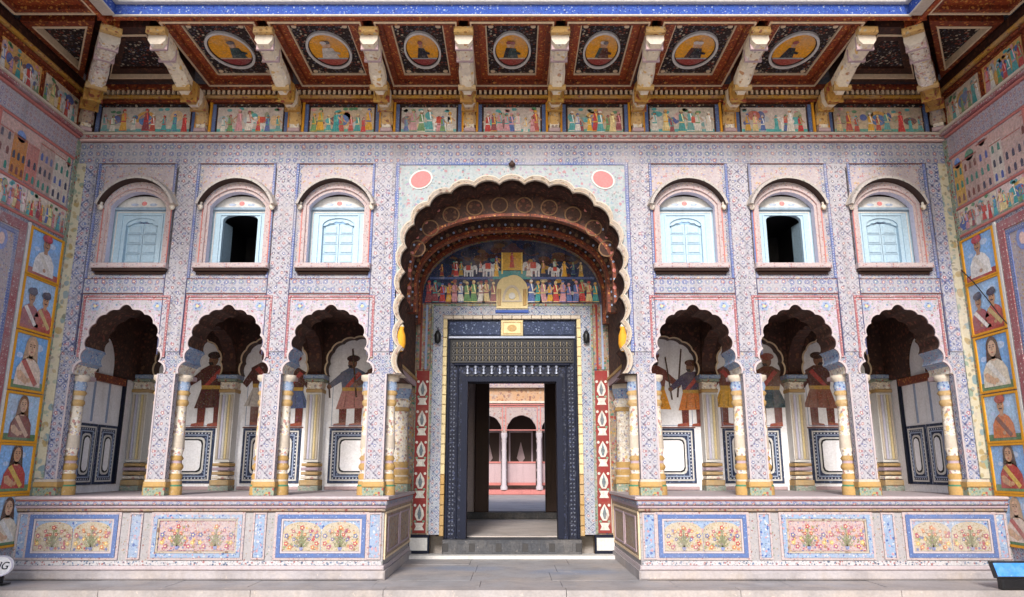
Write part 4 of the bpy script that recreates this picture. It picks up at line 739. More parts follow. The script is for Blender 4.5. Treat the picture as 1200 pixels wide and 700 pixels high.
# ================================================================== ledges (plinths) either side of the entrance
def make_plinth(sg):
    nm = 'left' if sg < 0 else 'right'
    pl_ = thing('painted_plinth', f'long waist-high painted masonry ledge with flower panels {nm} of the doorway', 'plinth', (sg * 3.53, 0.9, 0), 'ledges flanking the doorway')
    X0 = 1.45
    def bx(mb, a, b, v0, v1, w0, w1, mat, ch=0): return mb.box(min(sg * a, sg * b), max(sg * a, sg * b), v0, v1, w0, w1, mat, ch=ch)
    put('core', bx(MB(), X0, SX, 0.14, 0.78, -1.99, 0.22, 'plinth_white'), pl_)
    put('foot', bx(bx(MB(), X0 - 0.04, SX, 0.002, 0.10, -1.98, 0.30, 'plinth_plain', 0.02), X0 - 0.02, SX, 0.102, 0.15, -1.985, 0.26, 'pink_pale', 0.012), pl_)
    put('leaf_band', bx(MB(), X0 + 0.01, SX, 0.152, 0.20, 0.22, 0.234, 'leaf_band'), pl_)
    put('groove', bx(bx(MB(), X0 - 0.012, SX, 0.7661, 0.7679, -1.985, 0.24, 'wood_dark'), X0 - 0.012, SX, 0.722, 0.734, -1.985, 0.232, 'wood_dark'), pl_)
    put('tan_roll', bx(MB(), X0 - 0.015, SX, 0.735, 0.765, -1.985, 0.25, 'tan_floral', 0.01), pl_)  # tan floral roll beneath the ledge moulding
    put('ledge_moulding', bx(bx(bx(MB(), X0 - 0.025, SX, 0.768, 0.80, -1.985, 0.275, 'mauve', 0.012), X0 - 0.04, SX, 0.802, 0.845, -1.985, 0.30, 'band_circles', 0.015), X0 - 0.035, SX, 0.847, 0.86, -1.985, 0.285, 'rose_red'), pl_)
    put('ledge_top', bx(MB(), X0 - 0.06, SX, 0.862, ZP - 0.001, -2.1, 0.325, 'pink_pale', 0.015), pl_)
    # big flower panels and narrow blue panels
    for k, c in enumerate((2.03, 3.43, 4.83)):
        c_ = sg * (c + 0.12); hw = 0.50
        fr = put('panel_frame', MB().frame(c_ - hw, c_ + hw, 0.235, 0.70, 0.045, 0.22, 0.245, 'blue_band_vivid' if k != 1 else 'sky_blue_floral'), pl_)
        put('panel_fillet', MB().frame(c_ - hw - 0.03, c_ + hw + 0.03, 0.21, 0.725, 0.028, 0.22, 0.236, 'frame_pink').frame(c_ - hw + 0.047, c_ + hw - 0.047, 0.282, 0.653, 0.02, 0.22, 0.238, 'pink_pale' if k != 1 else 'trim_tan'), fr)
        a0, b0 = c_ - hw + 0.07, c_ + hw - 0.07; m = c_
        put('panel_ground', MB().box(a0, b0, 0.304, 0.632, 0.22, 0.226, 'sky_blue_floral' if k != 1 else 'rose_field'), fr)
        if k != 1:                              # two round-headed flower fields
            for q0, q1 in ((a0, m - 0.004), (m + 0.004, b0)):
                hw2 = (q1 - q0) / 2; cc = (q0 + q1) / 2
                put('flower_field', MB().plate([(q0, 0.306), (q1, 0.306)] + [(cc + hw2 * math.cos(math.pi * j / 14), 0.50 + 0.12 * math.sin(math.pi * j / 14) ** 0.8) for j in range(15)], [], 0.226, 0.232, 'cream_plain'), fr)
                mb = MB(); bouquet(mb, cc, 0.312, hw2 * 2, 0.285, random.Random(int(cc * 100)), 1, 0.233); put('painted_flowers', mb, fr)
        else:
            for q in range(2): put('flower_field', MB().box(a0 + 0.01 + q * (b0 - a0) / 2, a0 - 0.01 + (q + 1) * (b0 - a0) / 2, 0.314, 0.622, 0.226, 0.231, 'rose_plain'), fr); mb = MB(); bouquet(mb, a0 + (q + 0.5) * (b0 - a0) / 2, 0.322, (b0 - a0) / 2, 0.29, random.Random(q + int(c_ * 50)), 1, 0.232); put('painted_flowers', mb, fr)
    for c in (1.50, 2.85, 4.25, 5.53):
        c_ = sg * (c + (0.05 if c < 2 else (0 if c < 5 else -0.02)))
        q = put('narrow_panel', MB().box(c_ - 0.055, c_ + 0.055, 0.235, 0.70, 0.22, 0.23, 'sky_blue_floral'), pl_)
        put('narrow_border', MB().frame(c_ - 0.075, c_ + 0.075, 0.215, 0.72, 0.018, 0.22, 0.24, 'frame_pink'), q)
    # the return face beside the steps
    Fi = (lambda u, v, w: (-X0 + w, u, v)) if sg < 0 else (lambda u, v, w: (X0 - w, u, v))
    q = put('side_panel', MB(Fi).box(-0.16, 1.94, 0.23, 0.71, 0.0, 0.012, 'tan_floral'), pl_)
    put('side_frame', MB(Fi).frame(-0.19, 1.96, 0.21, 0.73, 0.025, 0.0, 0.02, 'cream_line').frame(0.0, 0.85, 0.27, 0.67, 0.02, 0.012, 0.022, 'mauve').frame(0.95, 1.8, 0.27, 0.67, 0.02, 0.012, 0.022, 'mauve'), q)
make_plinth(-1); make_plinth(1)

# ================================================================== entrance wall with the great door
en = thing('entrance_wall', 'recessed entrance wall with lunette mural, dark studded door frame and gold fillet', 'doorway', (0, 2.1, 0))
Fd = FR(0, 2.0)
put('wall_face', MB(Fd).plate([(-1.75, 0.0), (-1.18, 0.0), (-1.18, 3.62), (1.18, 3.62), (1.18, 0.0), (1.75, 0.0), (1.75, 5.1), (-1.75, 5.1)], [], -0.3, 0.0, 'jamb_floral'), en)
# white floral architrave and fillets
put('architrave', MB(Fd).plate([(-1.18, 0.30), (-1.03, 0.30), (-1.03, 3.46), (1.03, 3.46), (1.03, 0.30), (1.18, 0.30), (1.18, 3.60), (-1.18, 3.60)], [], -0.3, 0.03, 'architrave_blue', 'cream'), en)
put('outer_fillet', MB(Fd).plate([(-1.205, 0.30), (-1.181, 0.30), (-1.181, 3.601), (1.181, 3.601), (1.181, 0.30), (1.205, 0.30), (1.205, 3.628), (-1.205, 3.628)], [], 0.0, 0.045, 'green_floral'), en)
mb = MB(Fd)
z = 0.28
k = 0
while z < 3.38:                                 # chequered gold fillet
    for s_ in (-1, 1): mb.box(s_ * 1.0 - 0.03, s_ * 1.0 + 0.03, z, z + 0.135, -0.25, 0.04, 'yellow_pale' if z > 1.0 else 'gold', ch=0.008)
    z += 0.142
for k in range(14): u = -1.03 + k * 2.06 / 14; mb.box(u + 0.003, u + 2.06 / 14 - 0.003, 3.40, 3.455, -0.25, 0.04, 'cream', ch=0.008)
put('fillet', mb, en)
# black door surround
df = put('door_frame', MB(Fd).plate([(-0.97, 0.22), (-0.66, 0.22), (-0.66, 2.47), (0.66, 2.47), (0.66, 0.22), (0.97, 0.22), (0.97, 3.40), (-0.97, 3.40)], [], -0.25, -0.03, 'door_dark'), en)
put('inner_architrave', MB(Fd).plate([(-0.74, 0.24), (-0.655, 0.24), (-0.655, 2.465), (0.655, 2.465), (0.655, 0.24), (0.74, 0.24), (0.74, 2.54), (-0.74, 2.54)], [], -0.30, 0.0, 'slate', 'slate'), df)
for s_ in (-1, 1):
    put('jamb_moulding', MB(Fd).box(s_ * 0.80 - 0.012, s_ * 0.80 + 0.012, 0.24, 2.7, -0.03, 0.0, 'slate', ch=0.006).box(s_ * 0.94 - 0.015, s_ * 0.94 + 0.015, 0.24, 3.1, -0.03, 0.005, 'slate', ch=0.006), df)
    mb = MB(Fd)
    for c_ in (0.85, 0.895):
        for j in range(42):
            z = 0.30 + j * 0.058; q = 0.010
            u = s_ * c_; ap_ = (u, z, 0.0)
            P4 = [(u - q, z - q, -0.03), (u + q, z - q, -0.03), (u + q, z + q, -0.03), (u - q, z + q, -0.03)]
            for e in range(4): mb.face([P4[e], P4[(e + 1) % 4], (u, z, -0.012)], 'steel')
    put('studs', mb, df, kind='stuff')
    put('lintel_panel', MB(Fd).box(min(s_ * 0.17, s_ * 0.95), max(s_ * 0.17, s_ * 0.95), 3.16, 3.37, -0.03, -0.005, 'deep_blue' if False else 'slate_paint', ch=0.015), df)
put('name_plaque', MB(Fd).box(-0.165, 0.165, 3.15, 3.385, -0.03, 0.02, 'yellow_pale', ch=0.015).frame(-0.14, 0.14, 3.175, 3.36, 0.012, 0.02, 0.028, 'gold').plate([(0.07 * math.cos(6.2832 * k / 16), 3.265 + 0.05 * math.sin(6.2832 * k / 16)) for k in range(16)], [], 0.02, 0.03, 'gold'), df)
put('rail', MB(Fd).box(-0.95, 0.95, 3.105, 3.145, -0.03, 0.02, 'steel', ch=0.012).box(-0.86, 0.86, 2.70, 2.735, -0.03, 0.015, 'slate', ch=0.01), df)
put('lattice_back', MB(Fd).box(-0.93, 0.93, 2.745, 3.10, -0.03, -0.022, 'black'), df)
mb = MB(Fd)                                     # lattice of turned bars with diamond bosses
for r_ in range(3):
    z = 2.81 + r_ * 0.105
    mb.box(-0.90, 0.90, z - 0.062, z - 0.046, -0.022, 0.0, 'metal_dark')
    for j in range(19):
        u = -0.87 + j * 1.74 / 18
        P4 = [(u, z - 0.045), (u + 0.032, z), (u, z + 0.045), (u - 0.032, z)]
        mb.plate([(p[0], p[1]) for p in P4], [[(u + (p[0] - u) * 0.45, z + (p[1] - z) * 0.45) for p in P4]], -0.022, 0.002, 'metal_dark')
        if j < 18: mb.lathe(u + 0.048, -0.012, [(0.0, z - 0.045, 'brass'), (0.011, z - 0.03, 'brass'), (0.006, z, 'brass'), (0.011, z + 0.03, 'brass'), (0.0, z + 0.045, 'brass')], 6)
put('lattice', mb, df, kind='stuff')
for j in range(12):                             # row of little steel balusters under the lattice
    u = -0.66 + j * 1.32 / 11
    put('baluster', MB(FR(0, 2.0)).lathe(u, -0.008, [(0.026, 2.575, 'steel'), (0.026, 2.60, 'steel'), (0.012, 2.61, 'steel'), (0.02, 2.64, 'steel'), (0.012, 2.66, 'steel'), (0.026, 2.675, 'steel'), (0.026, 2.695, 'steel')], 8), df)
put('spike_row', (lambda mb: [mb.face([(-0.70 + j * 1.4 / 20, 2.565, -0.005), (-0.70 + (j + 1) * 1.4 / 20, 2.565, -0.005), (-0.70 + (j + 0.5) * 1.4 / 20, 2.535, 0.004)], 'black') for j in range(20)] and mb)(MB(Fd)), df, kind='stuff')
put('threshold', MB(Fd).box(-0.98, 0.98, 0.03, 0.235, -0.40, 0.12, 'threshold_stone', ch=0.02), en)
mb = MB(Fd)
for j in range(16): u = -0.93 + j * 1.86 / 15; mb.box(u - 0.04, u + 0.04, 0.08, 0.19, 0.12, 0.126, 'threshold_stone' if j % 3 else 'metal_dark', ch=0.003)
put('threshold_carving', mb, en)
# brackets of the red pilasters beside the door
for s_ in (-1, 1):
    c_ = s_ * 1.315
    st = put('red_strip', MB(Fd).box(c_ - 0.095, c_ + 0.095, 0.32, 2.62, 0.0, 0.02, 'red_strip'), en)
    put('strip_edge', MB(Fd).box(c_ - 0.11, c_ - 0.096, 0.32, 2.62, 0.0, 0.03, 'green_floral').box(c_ + 0.096, c_ + 0.11, 0.32, 2.62, 0.0, 0.03, 'cream'), st)
    z = 0.36; k = 0
    while z < 2.5:                               # vase motifs in white plaster
        mb = MB(FR(c_, 2.0 - 0.02, z)); wh = (0.62, 0.60, 0.55); gr = (0.14, 0.17, 0.2)
        mb.pl([(-0.07, 0.0), (0.07, 0.0), (0.045, 0.05), (0.07, 0.10), (-0.07, 0.10), (-0.045, 0.05)], wh, 1)
        mb.pl([(-0.03, 0.13), (0.03, 0.13), (0.065, 0.20), (0.055, 0.27), (0.0, 0.36), (-0.055, 0.27), (-0.065, 0.20)], wh, 1)
        mb.pl([(-0.012, 0.15), (0.012, 0.15), (0.03, 0.22), (0.0, 0.33), (-0.03, 0.22)], gr, 2)
        for e in (-1, 1): mb.ell(e * 0.06, 0.12, 0.02, 0.016, (0.15, 0.3, 0.2), 2, 8); mb.ell(e * 0.065, 0.34, 0.02, 0.02, wh, 1, 8)
        put('vase_motif', mb, st); z += 0.44; k += 1
    # white plinth block with dark edge
    b = put('base_block', MB(Fd).box(c_ - 0.15, c_ + 0.15, 0.045, 0.30, 0.0, 0.06, 'slate', ch=0.01), en)
    put('white_face', MB(Fd).box(c_ - 0.125, c_ + 0.125, 0.09, 0.26, 0.06, 0.068, 'cream_white'), b)
    # multicoloured strip above
    q = put('upper_strip', MB(Fd).box(c_ - 0.10, c_ + 0.10, 2.64, 3.62, 0.0, 0.018, 'jamb_floral'), en)
    put('ribbon', MB(Fd).box(c_ - 0.06, c_ - 0.03, 2.64, 3.62, 0.018, 0.026, 'red_strip').box(c_ + 0.02, c_ + 0.05, 2.64, 3.62, 0.018, 0.026, 'grey_blue'), q)
# lunette mural
rd = random.Random(21)
LUN = base_path(1.36, 3.66, 0.98, 3.65, 2.2)
mb = MB(Fd); mb.plate(LUN, [], 0.0, 0.012, 'paint', col=(0.016, 0.030, 0.085))
for q in range(46): u = rd.uniform(-0.95, 0.95); mb.ell(u, rd.uniform(4.3, 4.6 - 0.3 * u * u), rd.uniform(0.04, 0.12), rd.uniform(0.03, 0.07), rd.choice([(0.05, 0.02, 0.015), (0.10, 0.04, 0.02), (0.03, 0.015, 0.015), (0.16, 0.08, 0.03), (0.02, 0.03, 0.06)]), 0.4 + 0.02 * q, 12, 0.012)
for q in range(110): u = rd.uniform(-1.2, 1.2); mb.ell(u, rd.uniform(3.7, 4.5 - 0.45 * abs(u)), rd.uniform(0.02, 0.06), rd.uniform(0.015, 0.04), rd.choice([(0.04, 0.18, 0.2), (0.05, 0.08, 0.3), (0.25, 0.1, 0.08), (0.35, 0.3, 0.2), (0.08, 0.03, 0.02), (0.45, 0.42, 0.4), (0.4, 0.22, 0.04)]), 1 + 0.02 * q, 10, 0.012)
mb.rc(-1.25, 1.25, 4.02, 4.055, (0.08, 0.12, 0.30), 4, 0.012)
mu = put('lunette_mural', mb, en)
mb = MB(FR(0, 2.0 - 0.016))
for q in range(27):
    u = -1.25 + q * 2.5 / 26
    if abs(u) < 0.24: continue
    person(mb, u + rd.uniform(-0.015, 0.015), 3.66, rd.uniform(0.30, 0.36), rd, 4)
for u, h, d in ((-0.66, 0.2, 1), (-0.36, 0.24, 1), (0.33, 0.26, -1), (0.66, 0.17, -1)): elephant(mb, u, 4.06, h, (0.66, 0.66, 0.70), d, 6)
for q in range(16):
    u = -1.05 + q * 2.1 / 15 + rd.uniform(-0.03, 0.03)
    if abs(u) > 0.2: person(mb, u, 4.06 + rd.uniform(0, 0.12) * (1.2 - abs(u)), rd.uniform(0.16, 0.24), rd, 5, cl=rd.choice([(0.08, 0.03, 0.02), (0.5, 0.3, 0.05), (0.6, 0.6, 0.62), (0.05, 0.08, 0.2), (0.3, 0.06, 0.05)]))
for u, c_ in ((-0.85, 0), (-0.24, 1), (0.25, 3), (0.80, 1)): person(mb, u, 4.06, 0.24, rd, 10, cl=CLO[c_])
put('mural_figures', mb, mu)
mb = MB(FR(0, 2.0 - 0.016))
go = (0.62, 0.36, 0.05)
mb.rc(-0.16, 0.16, 4.16, 4.44, go, 8); mb.pl([(-0.2, 4.44), (0.2, 4.44), (0.1, 4.52), (0, 4.60), (-0.1, 4.52)], (0.1, 0.05, 0.06), 9); person(mb, 0, 4.2, 0.24, rd, 10, cl=(0.5, 0.07, 0.05))
for e in (-0.15, 0.15): mb.rc(e - 0.012, e + 0.012, 4.1, 4.44, (0.75, 0.55, 0.15), 10)
mb.pl([(-0.3, 4.02), (0.3, 4.02), (0.22, 4.15), (-0.22, 4.15)], (0.05, 0.28, 0.3), 9)
put('throne_canopy', mb, mu)
# gilded plaque over the door
mb = MB(Fd).plate([(-0.235, 3.56)] + [(0.235 * math.cos(math.pi - math.pi * k / 20), 3.86 + 0.20 * math.sin(math.pi * k / 20) * (1 + 0.12 * abs(math.sin(2.5 * math.pi * k / 20)))) for k in range(21)] + [(0.235, 3.56)], [], 0.0, 0.05, 'yellow_pale', 'gold')
tp = put('gilded_plaque', mb, en)
put('plaque_relief', MB(Fd).plate([(0.15 * math.cos(math.pi * k / 14), 3.66 + 0.26 * math.sin(math.pi * k / 14)) for k in range(15)], [[(0.11 * math.cos(math.pi * k / 14), 3.68 + 0.2 * math.sin(math.pi * k / 14)) for k in range(15)]], 0.05, 0.065, 'cream').box(-0.22, -0.165, 3.6, 3.86, 0.05, 0.062, 'gold', ch=0.01).box(0.165, 0.22, 3.6, 3.86, 0.05, 0.062, 'gold', ch=0.01).plate([(0.05 * math.cos(6.2832 * k / 14), 3.75 + 0.05 * math.sin(6.2832 * k / 14)) for k in range(14)], [], 0.05, 0.07, 'cream_white'), tp)
put('blue_tablet', MB(Fd).box(-0.25, 0.25, 3.49, 3.535, 0.03, 0.055, 'deep_blue', ch=0.008), en)
for s_ in (-1, 1):
    la = thing('wall_lantern', f'small dark lantern hung on the white architrave at the {"left" if s_ < 0 else "right"} of the door', 'lantern', (s_ * 1.105, 1.93, 3.05), 'lanterns beside the door')
    put('body', MB().lathe(0, 0, [(0.0, 0.0, 'black'), (0.03, 0.01, 'black'), (0.045, 0.04, 'plastic_black'), (0.05, 0.13, 'black'), (0.035, 0.16, 'black'), (0.02, 0.19, 'black'), (0.0, 0.2, 'black')], 12), la, (s_ * 1.105, 1.91, 3.02))
    put('hook', MB().tube([(0, 0.2, 0), (0, 0.235, 0.0), (0, 0.245, -0.03), (0, 0.245, -0.06)], 0.006, 'black', 6), la, (s_ * 1.105, 1.91, 3.02))

# vault of the entrance recess
va = thing('entrance_vault', 'dark brown painted vault with roundels inside the big archway', 'vault', (0, 1.2, 3.0))
P = base_path(1.44, 3.7, 1.2, ZC + 0.05, 2.4, 40)
put('vault_shell', MB().grid([[(p[0], p[1], -0.452) for p in P], [(p[0], p[1], -1.998) for p in P]], 'vault_brown', True).grid([[(p[0] * 1.06, p[1] + 0.08, -0.452) for p in P], [(p[0] * 1.06, p[1] + 0.08, -1.998) for p in P]], 'vault_brown', True), va)
def rib(a, b, dz0, wA, wB, mat, aout=1.44, bout=1.2):
    o = base_path(aout, 3.7, bout, 3.3, 2.4, 50); i_ = base_path(a, 3.7, b, 3.3, 2.3, 50)
    return MB().plate(o + i_[::-1], [], wB, wA, mat, 'brown_paint', True)
r1 = put('front_ring', rib(1.325, 0.80, 0, -0.47, -0.56, 'brown_dark'), va)
r2 = put('rib', rib(1.31, 0.78, 0, -1.0, -1.12, 'vault_brown'), va); r3 = put('rib', rib(1.345, 0.93, 0, -1.80, -1.90, 'vault_brown'), va)
for (a, b, w_) in ((1.325, 0.80, -0.468), (1.31, 0.78, -0.998), (1.345, 0.93, -1.798)):
    o = base_path(a + 0.045, 3.7, b + 0.045, 3.3, 2.3, 50); i_ = base_path(a + 0.006, 3.7, b + 0.006, 3.3, 2.3, 50)
    put('rib_line', MB().plate(o + i_[::-1], [], w_ - 0.02, w_ + 0.006, 'brown_paint'), va)
for (a, b, w_, n_, mt) in ((1.375, 0.86, -0.992, 46, 'rib_gold'), (1.41, 1.0, -1.79, 50, 'rib_gold'), (1.345, 1.18, -0.462, 40, 'rose_red')):
    mb = MB()
    for q, c_ in enumerate(resample(base_path(a, 3.7, b, 3.4, 2.35, 60), n_)):
        r_ = 0.026 if q % 2 else 0.016
        mb.plate([(c_[0] + r_ * math.cos(6.2832 * j / 8), c_[1] + r_ * math.sin(6.2832 * j / 8)) for j in range(8)], [], w_ - 0.01, w_ + 0.004, mt if q % 2 else 'grey_blue')
    put('painted_beads', mb, va, kind='stuff')
K2 = resample(foils(base_path(1.33, 3.70, 1.06, 3.75, 2.5), 1, 0.0, 60) if False else base_path(1.30, 3.72, 0.94, 3.75, 2.45), 11)
for k in range(1, 11):
    a, b = K2[k - 0], K2[min(k + 1, 11)]; c_ = K2[k]; rr = 0.115
    if c_[1] < 3.85: continue
    rg = [(c_[0] + rr * math.cos(6.2832 * j / 20), c_[1] + rr * math.sin(6.2832 * j / 20)) for j in range(20)]; ri = [(c_[0] + (rr - 0.016) * math.cos(6.2832 * j / 20), c_[1] + (rr - 0.016) * math.sin(6.2832 * j / 20)) for j in range(20)]
    q = put('roundel', MB().plate(ri, [], -0.47, -0.464, 'vault_brown'), va)
    put('roundel_ring', MB().plate(rg, [ri], -0.47, -0.456, 'rib_gold'), q)
for s_ in (-1, 1):                               # beam walls between the recess and the galleries
    put('side_beam', MB().box(min(s_ * 1.46, s_ * 1.74), max(s_ * 1.46, s_ * 1.74), ZC + 0.06, 3.9, -1.998, -0.455, 'vault_brown'), va)
    put('beam_moulding', MB().box(min(s_ * 1.42, s_ * 1.46), max(s_ * 1.42, s_ * 1.46), ZC + 0.06, ZC + 0.14, -1.99, -0.46, 'mauve', ch=0.0).box(min(s_ * 1.40, s_ * 1.46), max(s_ * 1.40, s_ * 1.46), ZC + 0.142, ZC + 0.18, -1.99, -0.46, 'gold'), va)
    # fluted pillar that stands at the back of the recess on the ledge
    cx = s_ * 1.60
    q = put('recess_pillar', MB().lathe(cx, -1.72, [(0.13, 1.30, 'cream_gold'), (0.125, 1.5, 'cream_gold'), (0.115, 2.0, 'cream_gold')], 20, flute=0.12), va)
    put('pillar_base', MB().box(cx - 0.16, cx + 0.16, ZP, 1.0, -1.88, -1.56, 'green_floral').box(cx - 0.165, cx + 0.165, 1.002, 1.06, -1.885, -1.555, 'gold', ch=0.012).lathe(cx, -1.72, [(0.15, 1.06, 'gold'), (0.15, 1.1, 'cream'), (0.13, 1.12, 'gold'), (0.15, 1.16, 'gold'), (0.15, 1.2, 'mauve'), (0.13, 1.22, 'gold'), (0.145, 1.27, 'gold'), (0.13, 1.30, 'gold')], 20), q)
    put('pillar_capital', MB().lathe(cx, -1.72, [(0.115, 2.0, 'gold'), (0.14, 2.03, 'gold'), (0.12, 2.06, 'cream_gold'), (0.15, 2.14, 'cream_gold'), (0.12, 2.18, 'sky_blue_floral'), (0.15, 2.26, 'sky_blue_floral'), (0.16, 2.32, 'cream'), (0.16, 2.385, 'cream')], 20), q)

# ================================================================== passage and the inner court seen through the door
pa = thing('passage', 'dim passage behind the open door leading to a second courtyard', 'passage', (0, 4.2, 0.25))
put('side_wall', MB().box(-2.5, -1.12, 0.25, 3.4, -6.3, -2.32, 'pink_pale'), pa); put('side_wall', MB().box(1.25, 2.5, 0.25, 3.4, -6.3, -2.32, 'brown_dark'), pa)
put('ceiling', MB().box(-2.5, 2.5, 3.4, 3.6, -6.6, -2.32, 'wood_dark'), pa)
put('rear_wall', MB().plate([(-2.5, 0.25), (-0.62, 0.25), (-0.62, 3.25), (0.68, 3.25), (0.68, 0.25), (2.5, 0.25), (2.5, 3.4), (-2.5, 3.4)], [], -6.6, -6.3, 'pink_pale'), pa)
put('post', MB().box(-0.74, -0.46, 0.38, 3.4, -6.3, -6.1, 'wood_dark', ch=0.02), pa); put('post', MB().box(0.66, 0.95, 0.38, 3.4, -6.3, -6.1, 'wood_dark', ch=0.02), pa)
for s_ in (-1, 1): put('door_leaf', MB(lambda u, v, w: (s_ * (0.74 + w), 2.32 + u, v)).box(0.02, 0.68, 0.27, 2.46, 0.0, 0.06, 'wood_dark'), pa)
put('inner_threshold', MB().box(-1.1, 1.1, 0.25, 0.38, -6.62, -6.1, 'threshold_stone', ch=0.015), pa)

pv = thing('inner_pavilion', 'pink and white arcade with orange frieze across the second courtyard', 'arcade', (0.33, 17.5, 0.36))
Fp = FR(0.33, 17.0); bays = [k * 1.2 for k in range(-4, 5)]
low = [(-5.5, 0.52)]
for c_ in bays: low += foils(base_path(0.50, 2.45, 0.56, 0.521, 2.1, cu=c_), 17, 0.12, 5)
low += [(5.5, 0.52), (5.5, 3.42), (-5.5, 3.42)]
put('arcade_wall', MB(Fp).plate(low, [], -0.3, 0.0, 'pavilion_pink', 'mud_pink', True), pv)
put('plinth', MB(Fp).box(-5.5, 5.5, 0.36, 0.52, -3.0, 0.12, 'rose_red', ch=0.02), pv)
for c_ in bays[1:-1]:
    put('spandrel_line', MB(Fp).frame(c_ - 0.56, c_ + 0.56, 2.5, 3.33, 0.03, 0.0, 0.02, 'rose_red'), pv)
    put('parapet_panel', MB(Fp).box(c_ - 0.49, c_ + 0.49, 0.75, 1.40, -0.55, -0.45, 'mud_pink').box(c_ - 0.49, c_ + 0.49, 1.402, 1.46, -0.56, -0.42, 'rose_red').box(c_ - 0.49, c_ + 0.49, 0.66, 0.748, -0.56, -0.42, 'rose_red'), pv)
    put('column', MB(Fp).lathe(c_ + 0.6, 0.06, [(0.12, 0.52, 'pink_pale'), (0.12, 0.62, 'pink_pale'), (0.085, 0.68, 'pink_pale'), (0.08, 2.2, 'pink_pale'), (0.11, 2.3, 'pink_pale'), (0.11, 2.42, 'pink_pale')], 12), pv)
    put('rear_panel', MB(Fp).frame(c_ - 0.45, c_ + 0.45, 1.1, 2.6, 0.06, -2.4, -2.36, 'mauve').plate([(c_ - 0.15, 1.6), (c_, 2.2), (c_ + 0.15, 1.6), (c_, 1.4)], [], -2.4, -2.36, 'mud_pink'), pv)
put('frieze', MB(Fp).box(-5.5, 5.5, 3.43, 3.5, -0.3, 0.12, 'cream').box(-5.5, 5.5, 3.502, 3.95, -0.3, 0.05, 'frieze_peach').box(-5.5, 5.5, 3.952, 4.06, -0.3, 0.25, 'pavilion_pink').box(-5.5, 5.5, 3.36, 3.425, 0.0, 0.06, 'rose_red'), pv)
put('upper_wall', MB(Fp).box(-5.5, 5.5, 4.062, 7.0, -0.3, 0.0, 'rose_field'), pv)
put('rear_wall', MB(Fp).box(-5.5, 5.5, 0.52, 3.9, -2.6, -2.4, 'wood_dark'), pv)
put('roof', MB(Fp).box(-5.5, 5.5, 3.90, 4.0, -3.0, -0.3, 'brown_dark'), pv)

